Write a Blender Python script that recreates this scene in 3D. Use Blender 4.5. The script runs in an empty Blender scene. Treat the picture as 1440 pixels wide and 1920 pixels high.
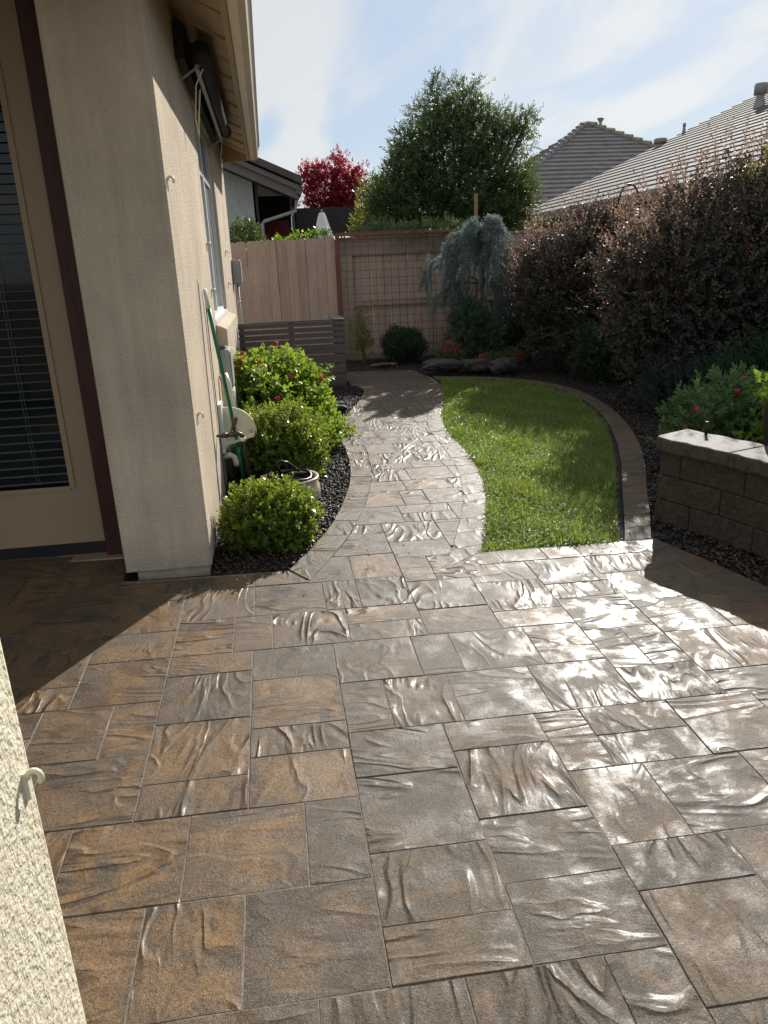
import bpy, bmesh, math, random
import numpy as np
from mathutils import Vector, Matrix
C = bpy.context.scene.collection
sc = bpy.context.scene
rad = math.radians
random.seed(7)
RNG = np.random.default_rng(11)

# ------------------------------------------------------------------ camera, light, sky
H = 1.55
R3 = Vector((0.98809791, -0.14823186, -0.04110756))
U3 = Vector((0.08497603, 0.30323179, 0.94912041))
W3 = Vector((0.12822476, 0.94131705, -0.31221886))
cam = bpy.data.cameras.new('camera')
cam.sensor_fit = 'VERTICAL'; cam.sensor_height = 36; cam.lens = 26.25
cam.clip_start = .03; cam.clip_end = 3000
camo = bpy.data.objects.new('camera', cam); C.objects.link(camo)
camo.matrix_world = Matrix(((R3.x, U3.x, -W3.x, 0), (R3.y, U3.y, -W3.y, 0), (R3.z, U3.z, -W3.z, H), (0, 0, 0, 1)))
sc.camera = camo

SUN_AZ, SUN_EL = rad(29.4), rad(28)
sdir = Vector((math.sin(SUN_AZ) * math.cos(SUN_EL), math.cos(SUN_AZ) * math.cos(SUN_EL), math.sin(SUN_EL)))
sl = bpy.data.lights.new('sun', 'SUN'); sl.energy = 4.0; sl.angle = rad(.53); sl.color = (1, .955, .88)
slo = bpy.data.objects.new('sun', sl); C.objects.link(slo)
slo.rotation_euler = sdir.to_track_quat('Z', 'Y').to_euler()

w = bpy.data.worlds.new('World'); sc.world = w; w.use_nodes = True
nt = w.node_tree; nt.nodes.clear()
def wn(t, **k):
    n = nt.nodes.new(t)
    for a, b in k.items(): setattr(n, a, b)
    return n
out = wn('ShaderNodeOutputWorld'); bg = wn('ShaderNodeBackground')
sky = wn('ShaderNodeTexSky', sky_type='NISHITA', sun_disc=False, sun_elevation=SUN_EL, sun_rotation=SUN_AZ,
         altitude=50, air_density=1.0, dust_density=.5, ozone_density=1.0)
bg.inputs[1].default_value = .067
tc = wn('ShaderNodeTexCoord'); sep = wn('ShaderNodeSeparateXYZ'); nt.links.new(tc.outputs['Generated'], sep.inputs[0])
zc = wn('ShaderNodeMath', operation='MAXIMUM'); nt.links.new(sep.outputs[2], zc.inputs[0]); zc.inputs[1].default_value = 0
za = wn('ShaderNodeMath', operation='ADD'); nt.links.new(zc.outputs[0], za.inputs[0]); za.inputs[1].default_value = .16
dx = wn('ShaderNodeMath', operation='DIVIDE'); dy = wn('ShaderNodeMath', operation='DIVIDE')
nt.links.new(sep.outputs[0], dx.inputs[0]); nt.links.new(za.outputs[0], dx.inputs[1])
nt.links.new(sep.outputs[1], dy.inputs[0]); nt.links.new(za.outputs[0], dy.inputs[1])
cb = wn('ShaderNodeCombineXYZ'); nt.links.new(dx.outputs[0], cb.inputs[0]); nt.links.new(dy.outputs[0], cb.inputs[1])
mp = wn('ShaderNodeMapping'); mp.inputs['Rotation'].default_value = (0, 0, rad(64)); mp.inputs['Scale'].default_value = (1.15, .42, 1)
nt.links.new(cb.outputs[0], mp.inputs[0])
n1 = wn('ShaderNodeTexNoise'); n1.inputs['Scale'].default_value = 2.1; n1.inputs['Detail'].default_value = 9
n1.inputs['Roughness'].default_value = .5; n1.inputs['Distortion'].default_value = .55
n2 = wn('ShaderNodeTexNoise'); n2.inputs['Scale'].default_value = 1.3; n2.inputs['Detail'].default_value = 3
nt.links.new(mp.outputs[0], n1.inputs[0]); nt.links.new(mp.outputs[0], n2.inputs[0])
av = wn('ShaderNodeMath', operation='MULTIPLY_ADD'); nt.links.new(n2.outputs[0], av.inputs[0]); av.inputs[1].default_value = .7
nt.links.new(n1.outputs[0], av.inputs[2])
cr = wn('ShaderNodeMapRange', interpolation_type='SMOOTHSTEP'); nt.links.new(av.outputs[0], cr.inputs[0])
cr.inputs[1].default_value = .72; cr.inputs[2].default_value = .98; cr.inputs[3].default_value = .04; cr.inputs[4].default_value = .92
# cloud brightness: thin high cloud lit by the sky behind it
hsv = wn('ShaderNodeHueSaturation'); hsv.inputs['Saturation'].default_value = .22; hsv.inputs['Value'].default_value = .20
nt.links.new(sky.outputs[0], hsv.inputs['Color'])
cm = wn('ShaderNodeMix', data_type='RGBA', blend_type='ADD'); cm.inputs[0].default_value = 1
nt.links.new(hsv.outputs[0], cm.inputs[6]); cm.inputs[7].default_value = (5.6, 5.75, 5.8, 1)
mx = wn('ShaderNodeMix', data_type='RGBA'); nt.links.new(cr.outputs[0], mx.inputs[0])
skb = wn('ShaderNodeHueSaturation'); skb.inputs['Saturation'].default_value = 1.4; skb.inputs['Value'].default_value = .20; nt.links.new(sky.outputs[0], skb.inputs['Color'])
veil = wn('ShaderNodeMix', data_type='RGBA', blend_type='ADD'); veil.inputs[0].default_value = 1; veil.inputs[7].default_value = (3.9, 4.75, 5.9, 1)   # thin high haze over the whole sky
nt.links.new(skb.outputs[0], veil.inputs[6]); nt.links.new(veil.outputs[2], mx.inputs[6]); nt.links.new(cm.outputs[2], mx.inputs[7])
nt.links.new(mx.outputs[2], bg.inputs[0]); nt.links.new(bg.outputs[0], out.inputs[0])

sc.view_settings.view_transform = 'Standard'; sc.view_settings.look = 'None'
sc.view_settings.exposure = 0.68; sc.view_settings.gamma = 1
sc.render.engine = 'CYCLES'
sc.cycles.max_bounces = 6; sc.cycles.diffuse_bounces = 3; sc.cycles.glossy_bounces = 3
sc.cycles.transmission_bounces = 5; sc.cycles.transparent_max_bounces = 8
sc.cycles.sample_clamp_indirect = 6; sc.cycles.caustics_reflective = False; sc.cycles.caustics_refractive = False

# ------------------------------------------------------------------ ground slope (the paving drains to the right)
def G(x, y): return -.0212 * x + .0184 * y

# ------------------------------------------------------------------ material helpers
class Mat:
    def __init__(s, name):
        s.m = bpy.data.materials.new(name); s.m.use_nodes = True; s.t = s.m.node_tree
        s.p = s.t.nodes['Principled BSDF']; s.o = s.t.nodes['Material Output']
    def n(s, t, **k):
        x = s.t.nodes.new(t)
        for a, b in k.items(): setattr(x, a, b)
        return x
    def l(s, a, b): s.t.links.new(a, b)
    def pos(s, scale=(1, 1, 1)):
        g = s.n('ShaderNodeNewGeometry'); mp = s.n('ShaderNodeMapping'); mp.inputs['Scale'].default_value = scale
        s.l(g.outputs['Position'], mp.inputs[0]); return mp.outputs[0]
    def noise(s, v, scale, detail=4, rough=.5, dist=0):
        x = s.n('ShaderNodeTexNoise'); x.inputs['Scale'].default_value = scale; x.inputs['Detail'].default_value = detail
        x.inputs['Roughness'].default_value = rough; x.inputs['Distortion'].default_value = dist
        if v is not None: s.l(v, x.inputs['Vector'])
        return x.outputs[0]
    def ramp(s, f, stops, interp='LINEAR'):
        r = s.n('ShaderNodeValToRGB'); cr = r.color_ramp; cr.interpolation = interp
        while len(cr.elements) > 1: cr.elements.remove(cr.elements[-1])
        cr.elements[0].position = stops[0][0]; cr.elements[0].color = (*stops[0][1], 1)
        for p, c in stops[1:]:
            e = cr.elements.new(p); e.color = (*c, 1)
        s.l(f, r.inputs[0]); return r.outputs[0]
    def math(s, op, a, b=None, c=None):
        x = s.n('ShaderNodeMath', operation=op)
        for i, v in enumerate((a, b, c)):
            if v is None: continue
            if isinstance(v, (int, float)): x.inputs[i].default_value = v
            else: s.l(v, x.inputs[i])
        return x.outputs[0]
    def rng(s, f, a, b, c, d):
        x = s.n('ShaderNodeMapRange'); s.l(f, x.inputs[0])
        for i, v in enumerate((a, b, c, d)): x.inputs[i + 1].default_value = v
        return x.outputs[0]
    def mix(s, f, a, b, bt='MIX'):
        x = s.n('ShaderNodeMix', data_type='RGBA', blend_type=bt)
        for i, v in ((0, f), (6, a), (7, b)):
            if isinstance(v, (int, float)): x.inputs[i].default_value = v
            elif isinstance(v, tuple): x.inputs[i].default_value = (*v, 1)
            else: s.l(v, x.inputs[i])
        return x.outputs[2]
    def bump(s, h, dist=1, strength=1, normal=None):
        b = s.n('ShaderNodeBump'); b.inputs['Distance'].default_value = dist; b.inputs['Strength'].default_value = strength
        s.l(h, b.inputs['Height'])
        if normal is not None: s.l(normal, b.inputs['Normal'])
        return b.outputs[0]
    def set(s, col=None, rough=None, normal=None, **k):
        def put(i, v):
            if isinstance(v, tuple): s.p.inputs[i].default_value = (*v, 1) if len(v) == 3 else v
            elif isinstance(v, (int, float)): s.p.inputs[i].default_value = v
            else: s.l(v, s.p.inputs[i])
        if col is not None: put('Base Color', col)
        if rough is not None: put('Roughness', rough)
        if normal is not None: put('Normal', normal)
        for a, b in k.items(): put(a.replace('_', ' '), b)
        return s

def simple(name, col, rough=.6, vary=.12, scale=20, bump=0, bscale=None, metallic=0, spec=.5):
    m = Mat(name); p = m.pos()
    n = m.noise(p, scale, 5, .6)
    lo = tuple(c * (1 - vary) for c in col); hi = tuple(min(1, c * (1 + vary)) for c in col)
    m.set(m.ramp(n, [(.3, lo), (.7, hi)]), rough, Metallic=metallic, Specular_IOR_Level=spec)
    if bump: m.set(normal=m.bump(m.noise(p, bscale or scale * 4, 4, .6), bump))
    return m.m

GRAIN = .0024
PAL = {'orange': ([(.085, .062, .043), (.125, .080, .046), (.19, .108, .044), (.25, .135, .044), (.19, .108, .046), (.105, .074, .050)], [(.23, .125, .042), (.145, .092, .052), (.26, .14, .048), (.115, .080, .054), (.20, .114, .048)]),
       'tan': ([(0.070, 0.054, 0.037), (0.108, 0.077, 0.046), (0.147, 0.095, 0.047), (0.180, 0.103, 0.044), (0.128, 0.085, 0.050), (0.084, 0.063, 0.041)], [(0.108, 0.078, 0.047), (0.160, 0.099, 0.049), (0.088, 0.068, 0.047), (0.136, 0.089, 0.049), (0.169, 0.107, 0.055)]),
       'grey': ([(0.064, 0.054, 0.039), (0.092, 0.072, 0.048), (0.117, 0.085, 0.051), (0.139, 0.091, 0.048), (0.102, 0.077, 0.051), (0.078, 0.062, 0.044)], [(0.082, 0.067, 0.047), (0.117, 0.087, 0.055), (0.092, 0.073, 0.050), (0.111, 0.084, 0.055), (0.074, 0.062, 0.045)])}
def paver_mat(name, wet=1.0, kind='tan'):
    m = Mat(name); g = m.n('ShaderNodeNewGeometry'); oi = m.n('ShaderNodeObjectInfo')
    r = oi.outputs['Random']
    add = m.n('ShaderNodeVectorMath', operation='ADD'); m.l(g.outputs['Position'], add.inputs[0])
    cx = m.n('ShaderNodeCombineXYZ'); m.l(m.math('MULTIPLY', r, 91.7), cx.inputs[0]); m.l(m.math('MULTIPLY', r, 57.3), cx.inputs[1])
    m.l(cx.outputs[0], add.inputs[1])
    rot = m.n('ShaderNodeVectorRotate', rotation_type='Z_AXIS'); m.l(add.outputs[0], rot.inputs['Vector'])
    st = m.math('MULTIPLY', m.math('ROUND', m.math('MULTIPLY', m.math('FRACT', m.math('MULTIPLY', r, 77.7)), 3)), 1.62)
    m.l(st, rot.inputs['Angle'])
    v = rot.outputs[0]
    mpn = m.n('ShaderNodeMapping'); mpn.inputs['Scale'].default_value = (1, .42, 1); m.l(v, mpn.inputs[0]); vs = mpn.outputs[0]
    # cleft steps: a slow rise and a sharp drop, meandering across each stone
    mpr = m.n('ShaderNodeMapping'); mpr.inputs['Scale'].default_value = (1, .34, 1); m.l(v, mpr.inputs[0]); vr = mpr.outputs[0]
    a = m.noise(vr, 6.0, 3, .42, .5)
    fr = m.math('FRACT', m.math('MULTIPLY', a, 6.5))
    saw = m.math('MINIMUM', m.math('DIVIDE', fr, .68), m.math('DIVIDE', m.math('SUBTRACT', 1, fr), .32))
    saw = m.math('SMOOTH_MIN', m.math('MULTIPLY', saw, saw), .92, .25)
    amt = m.rng(m.math('FRACT', m.math('MULTIPLY', r, 31.7)), 0, 1, .3, 1.6)
    gate = m.rng(m.noise(v, 4.5, 1), .38, .52, .0, 1)
    amt = m.math('MULTIPLY', amt, gate)
    h = m.math('MULTIPLY', m.math('MULTIPLY', saw, .0070), amt)
    h = m.math('ADD', h, m.math('MULTIPLY', m.noise(v, 8, 2), .0020))
    wetn = m.rng(m.noise(v, 6.2, 4, .65), .44, .62, 0, 1)
    grain = m.noise(g.outputs['Position'], 330, 2, .75)
    gr2 = m.noise(g.outputs['Position'], 110, 4, .75)
    gamp = m.rng(wetn, 0, 1, GRAIN, GRAIN * .55)
    h2 = m.math('ADD', m.math('MULTIPLY', grain, gamp), m.math('MULTIPLY', gr2, gamp))
    nrm = m.bump(h2, 1, 1, m.bump(h, 1, .95))
    c1 = m.noise(v, 3.4, 6, .62, .8)
    c2 = m.noise(v, 6.1, 5, .65, .4)
    pal, tones = PAL[kind]
    base = m.ramp(c1, [(.36 + .055 * i, c) for i, c in enumerate(pal)])
    tone = m.ramp(m.math('FRACT', m.math('MULTIPLY', r, 13.13)), [(i / (len(tones) - 1), c) for i, c in enumerate(tones)])
    col = m.mix(m.rng(c2, .40, .60, .0, .8), base, tone)
    tcn = m.n('ShaderNodeTexCoord'); sp = m.n('ShaderNodeSeparateXYZ'); m.l(tcn.outputs['Generated'], sp.inputs[0])
    ex = m.math('MINIMUM', sp.outputs[0], m.math('SUBTRACT', 1, sp.outputs[0])); ey = m.math('MINIMUM', sp.outputs[1], m.math('SUBTRACT', 1, sp.outputs[1]))
    edge = m.math('ADD', m.math('MINIMUM', ex, ey), m.math('MULTIPLY', m.math('SUBTRACT', c2, .5), .25))
    col = m.mix(m.rng(edge, .0, .10, .6, 0), col, (.10, .068, .042))
    col = m.mix(m.rng(gr2, .46, .60, 0, .62), col, (.030, .025, .021))
    col = m.mix(m.rng(grain, .56, .64, 0, .5), col, (.34, .29, .23))  # pale specks over dark pits: sparkle of the wet grain painted into the colour
    col = m.mix(m.math('MULTIPLY', m.rng(fr, .78, .92, 0, .5), gate), col, (.035, .028, .022))
    rough = m.rng(wetn, 0, 1, .49 if wet > .5 else .58, .38 if wet > .5 else .48)
    m.set(col, rough, nrm, Specular_IOR_Level=.30)
    m.p.inputs['Coat Roughness'].default_value = .21; m.p.inputs['Coat IOR'].default_value = 1.38
    m.l(m.rng(wetn, 0, 1, .0, .30 if wet > .5 else .08), m.p.inputs['Coat Weight'])
    m.l(m.bump(m.math('ADD', h, m.math('MULTIPLY', gr2, .0007)), 1, 1.0), m.p.inputs['Coat Normal'])
    return m.m

def stucco_mat(name, col, amp=.003, sc_=55):
    m = Mat(name); p = m.pos()
    a = m.noise(p, sc_, 3, .5, 0); b = m.noise(p, sc_ * 3.3, 3, .7); c = m.noise(p, 1.7, 5, .6); d = m.noise(m.pos((9, 9, .8)), 2, 4, .6)
    h = m.math('ADD', m.math('MULTIPLY', m.rng(a, .35, .65, 0, 1), amp), m.math('MULTIPLY', b, amp * .35))
    lo = tuple(x * .76 for x in col); hi = tuple(x * 1.10 for x in col)
    cc = m.ramp(m.math('ADD', m.math('MULTIPLY', c, .6), m.math('MULTIPLY', d, .4)), [(.35, lo), (.65, hi)])
    cc = m.mix(m.rng(a, .3, .48, .14, 0), cc, tuple(x * .5 for x in col))
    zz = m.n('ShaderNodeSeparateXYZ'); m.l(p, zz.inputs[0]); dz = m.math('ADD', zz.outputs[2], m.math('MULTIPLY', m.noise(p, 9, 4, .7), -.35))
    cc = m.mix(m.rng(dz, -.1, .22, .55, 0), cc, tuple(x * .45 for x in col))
    return m.set(cc, .92, m.bump(h), Specular_IOR_Level=.25).m

def leaf_mat(name, cols, trans=(.3, .45, .05), tw=.45, rough=.42, spec=.5):
    m = Mat(name); g = m.n('ShaderNodeNewGeometry')
    n = len(cols); ri = g.outputs['Random Per Island']
    c = m.ramp(ri, [(i / max(1, n - 1), k) for i, k in enumerate(cols)])
    pt = m.noise(m.pos(), 2.5, 3)
    c = m.mix(m.rng(pt, .3, .7, .35, 0), c, tuple(x * .6 for x in cols[0]))
    m.set(c, rough, Specular_IOR_Level=spec)
    tr = m.n('ShaderNodeBsdfTranslucent'); m.l(m.mix(.55, c, trans), tr.inputs[0])
    mixs = m.n('ShaderNodeMixShader'); mixs.inputs[0].default_value = tw
    m.l(m.p.outputs[0], mixs.inputs[1]); m.l(tr.outputs[0], mixs.inputs[2]); m.l(mixs.outputs[0], m.o.inputs[0])
    return m.m

def wood_mat(name, col, rough=.75, axis=(8, 8, .7), vary=.26, bump=.0008, spec=.35, knots=False):
    m = Mat(name); p = m.pos(axis); oi = m.n('ShaderNodeObjectInfo')
    a = m.noise(p, 4, 6, .65, 1); b = m.noise(m.pos(), 1.4, 3)
    t = m.math('ADD', m.math('MULTIPLY', a, .6), m.math('MULTIPLY', m.math('ADD', b, m.math('MULTIPLY', oi.outputs['Random'], .5)), .3))
    c = m.ramp(t, [(.35, tuple(x * (1 - vary) for x in col)), (.75, tuple(x * (1 + vary) for x in col))])
    if knots:
        vo = m.n('ShaderNodeTexVoronoi'); vo.inputs['Scale'].default_value = 3.1; m.l(m.pos((1.4, 1, .8)), vo.inputs['Vector'])
        c = m.mix(m.rng(vo.outputs['Distance'], .03, .07, .6, 0), c, tuple(x * .3 for x in col))
        c = m.mix(m.rng(m.noise(m.pos((5, 5, .35)), 2.2, 5, .7), .52, .75, 0, .5), c, tuple(x * .55 for x in col))
    return m.set(c, rough, m.bump(a, bump * 8), Specular_IOR_Level=spec).m

M = {}
M['paver'] = paver_mat('wet_tan_paver'); M['paver_orange'] = paver_mat('wet_orange_paver', 1, 'orange'); M['paver_grey'] = paver_mat('wet_grey_paver', 1, 'grey'); M['edging'] = paver_mat('damp_border_paver', .4, 'tan')
M['sand'] = simple('joint_sand', (.19, .155, .115), .8, .5, 60, .002, 300)
M['soil'] = simple('dark_soil', (.022, .017, .014), .85, .5, 12, .012, 60)
M['lawn_soil'] = simple('lawn_soil', (.035, .04, .018), .9, .5, 14, .01, 60)
M['far_ground'] = simple('far_ground', (.07, .075, .045), .95, .3, 1)
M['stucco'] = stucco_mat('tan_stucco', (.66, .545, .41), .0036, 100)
M['stucco_near'] = stucco_mat('cream_stucco', (.70, .635, .48), .0020, 105)
M['concrete'] = simple('foundation_concrete', (.38, .31, .225), .9, .3, 9, .003, 90)
M['door'] = simple('door_paint', (.36, .25, .155), .5, .05, 3)
M['jamb'] = wood_mat('red_brown_jamb', (.07, .022, .018), .5)
M['trimwood'] = simple('eave_paint', (.40, .30, .19), .6, .08, 5)
M['gutter'] = simple('gutter_paint', (.74, .66, .54), .45, .06, 4)
M['white'] = simple('white_vinyl', (.78, .79, .78), .4, .04, 4)
M['cream'] = simple('cream_plastic', (.72, .66, .48), .4, .05, 9)
M['greybox'] = simple('grey_painted_metal', (.36, .385, .38), .5, .06, 9)
M['dark'] = simple('dark_fabric', (.018, .018, .022), .7, .2, 12)
M['blackrub'] = simple('black_rubber', (.012, .011, .014), .38, .2, 12)
M['bronze'] = simple('aged_brass', (.10, .07, .04), .42, .3, 40, metallic=.7)
M['greenpole'] = simple('green_plastic', (.01, .17, .085), .28, .06, 9)
M['slat'] = simple('blind_slat', (.15, .17, .16), .5, .05, 9)
M['fence'] = wood_mat('painted_fence_board', (.46, .34, .27), knots=True)
M['fence_dark'] = wood_mat('painted_fence_rail', (.35, .26, .205), axis=(.7, 8, 8))
M['redwood'] = wood_mat('red_stained_frame', (.19, .075, .05), .7)
M['wire'] = simple('rusty_wire', (.11, .065, .045), .7, .3, 40)
M['greyslat'] = wood_mat('grey_brown_slat', (.105, .085, .082), .5, (.7, 8, 8), spec=.6)
M['stake'] = wood_mat('bare_wood_stake', (.36, .20, .12), .8)
M['bark'] = simple('grey_bark', (.13, .10, .075), .9, .4, 20, .01, 60)
M['boulder'] = simple('brown_rock', (.05, .042, .038), .8, .5, 6, .02, 18)
M['chip'] = leaf_mat('mulch_chips', [(.014, .011, .01), (.04, .028, .02), (.09, .06, .042), (.02, .016, .014)], (0, 0, 0), 0, .6, .5)
M['pebble'] = leaf_mat('dark_pebbles', [(.018, .014, .012), (.04, .028, .022), (.085, .055, .04), (.022, .018, .016)], (0, 0, 0), 0, .55, .4)
M['tile'] = simple('concrete_roof_tile', (.155, .135, .125), .85, .3, 3, .004, 40, spec=.2)
M['tile2'] = simple('grey_roof_tile', (.27, .24, .225), .9, .2, 3, .004, 40, spec=.2)
M['ridge'] = simple('ridge_tile_mossy', (.24, .225, .15), .85, .25, 5)
M['roofmetal'] = simple('vent_metal', (.30, .28, .26), .55, .1, 5)
M['nstucco'] = stucco_mat('grey_stucco', (.42, .43, .40), .002, 20)
M['nstucco2'] = stucco_mat('brown_stucco', (.30, .25, .20), .002, 20)
M['nroof'] = simple('dark_tile_roof', (.09, .075, .068), .8, .25, 6)
M['nfascia'] = simple('taupe_fascia', (.155, .13, .115), .7, .08, 4)
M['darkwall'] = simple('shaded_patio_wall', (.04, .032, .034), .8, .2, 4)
M['curtain'] = simple('dark_red_curtain', (.13, .015, .02), .9, .2, 20)
M['umbrella'] = simple('white_umbrella_cloth', (.72, .70, .70), .85, .06, 10)
M['iron'] = simple('dark_iron', (.035, .028, .026), .5, .2, 30, metallic=.4)
M['orange'] = simple('orange_tag', (.8, .13, .03), .5, .05, 4)
M['block'] = simple('split_face_block', (.068, .047, .033), .85, .4, 26, .018, 45)
M['cap'] = simple('wet_cap_stone', (.072, .058, .045), .66, .5, 30, .006, 120)
M['potg'] = simple('cream_glazed_pot', (.55, .47, .33), .25, .12, 9)
M['potin'] = simple('pot_inside_brown', (.10, .055, .03), .6, .2, 9)

gm = Mat('window_glass'); gm.set((.006, .008, .009), .06, Specular_IOR_Level=.35); M['glass'] = gm.m
gm = Mat('grey_window_shade'); gm.set(gm.ramp(gm.noise(gm.pos((3, 3, .3)), 2, 3), [(.3, (.16, .18, .18)), (.7, (.23, .25, .24))]), .25, Specular_IOR_Level=.8); M['paneshade'] = gm.m

M['boxwood'] = leaf_mat('boxwood_leaf', [(.045, .085, .012), (.085, .14, .018), (.125, .19, .03), (.055, .10, .014)], (.55, .66, .05), .42, .3, .6)
M['lantana'] = leaf_mat('broad_green_leaf', [(.04, .095, .014), (.09, .17, .02), (.12, .2, .03)], (.5, .68, .05), .5, .38, .5)
M['loro'] = leaf_mat('purple_bronze_leaf', [(.048, .036, .052), (.072, .048, .062), (.065, .085, .05), (.095, .062, .062), (.05, .07, .046), (.085, .095, .05)], (.22, .12, .08), .2, .55, .25)
M['loro_tip'] = leaf_mat('bronze_tip_leaf', [(.14, .09, .075), (.24, .17, .12), (.26, .10, .10), (.15, .15, .07), (.2, .15, .12)], (.55, .36, .26), .4, .5, .3)
M['pink'] = leaf_mat('pink_blossom', [(.55, .04, .10), (.7, .07, .14), (.4, .02, .05)], (.9, .15, .2), .4, .5, .3)
M['redfl'] = leaf_mat('red_flower_petals', [(.42, .03, .03), (.55, .05, .08), (.55, .14, .04), (.6, .12, .16)], (.9, .1, .1), .35, .5, .3)
M['tree'] = leaf_mat('olive_green_leaf', [(.022, .04, .014), (.04, .065, .02), (.065, .095, .025), (.03, .05, .02)], (.30, .42, .08), .32, .38, .55)
M['maple'] = leaf_mat('red_maple_leaf', [(.16, .008, .018), (.25, .015, .03), (.10, .006, .012)], (.75, .05, .07), .5, .5, .35)
M['yellowg'] = leaf_mat('yellow_green_leaf', [(.09, .13, .02), (.15, .19, .03), (.2, .13, .03)], (.6, .6, .1), .5, .45, .4)
M['cedar'] = leaf_mat('blue_cedar_needle', [(.19, .24, .225), (.25, .31, .29), (.30, .36, .335)], (.3, .4, .36), .25, .6, .35)
M['greyg'] = leaf_mat('grey_green_leaf', [(.04, .085, .045), (.075, .13, .07), (.11, .16, .09)], (.3, .45, .2), .35, .5, .4)
M['darkg'] = leaf_mat('dark_green_leaf', [(.018, .042, .018), (.03, .065, .028), (.042, .085, .038)], (.1, .22, .08), .3, .4, .5)
M['lavender'] = leaf_mat('grey_lavender_leaf', [(.05, .06, .06), (.09, .10, .105), (.06, .07, .06)], (.2, .25, .22), .3, .6, .3)
M['vine'] = leaf_mat('vine_leaf', [(.05, .08, .03), (.08, .12, .04), (.10, .13, .05)], (.4, .5, .15), .45, .45, .4)
M['rose'] = leaf_mat('rose_leaf', [(.05, .09, .03), (.09, .14, .05), (.07, .10, .045)], (.35, .6, .15), .45, .35, .55)
M['grass'] = leaf_mat('grass_blade', [(.06, .115, .014), (.11, .19, .022), (.17, .25, .035), (.085, .15, .018), (.29, .28, .12)], (.58, .74, .08), .46, .32, .6)
def patchy(mat, scale, straw):
    t = mat.node_tree; p = t.nodes['Principled BSDF']; g = t.nodes.new('ShaderNodeNewGeometry'); n = t.nodes.new('ShaderNodeTexNoise'); n.inputs['Scale'].default_value = scale; n.inputs['Detail'].default_value = 5
    n.inputs['Roughness'].default_value = .7; t.links.new(g.outputs['Position'], n.inputs[0]); mr = t.nodes.new('ShaderNodeMapRange'); t.links.new(n.outputs[0], mr.inputs[0]); mr.inputs[1].default_value = .44; mr.inputs[2].default_value = .66; mr.inputs[4].default_value = .75
    mx_ = t.nodes.new('ShaderNodeMix'); mx_.data_type = 'RGBA'; src = p.inputs['Base Color'].links[0].from_socket; t.links.new(src, mx_.inputs[6]); mx_.inputs[7].default_value = (*straw, 1); t.links.new(mr.outputs[0], mx_.inputs[0]); t.links.new(mx_.outputs[2], p.inputs['Base Color'])
patchy(M['grass'], 3.2, (.20, .19, .075)); patchy(M['loro'], 2.2, (.055, .085, .045)); patchy(M['boxwood'], 9, (.10, .17, .02)); patchy(M['tree'], 2.5, (.075, .10, .03))

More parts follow.
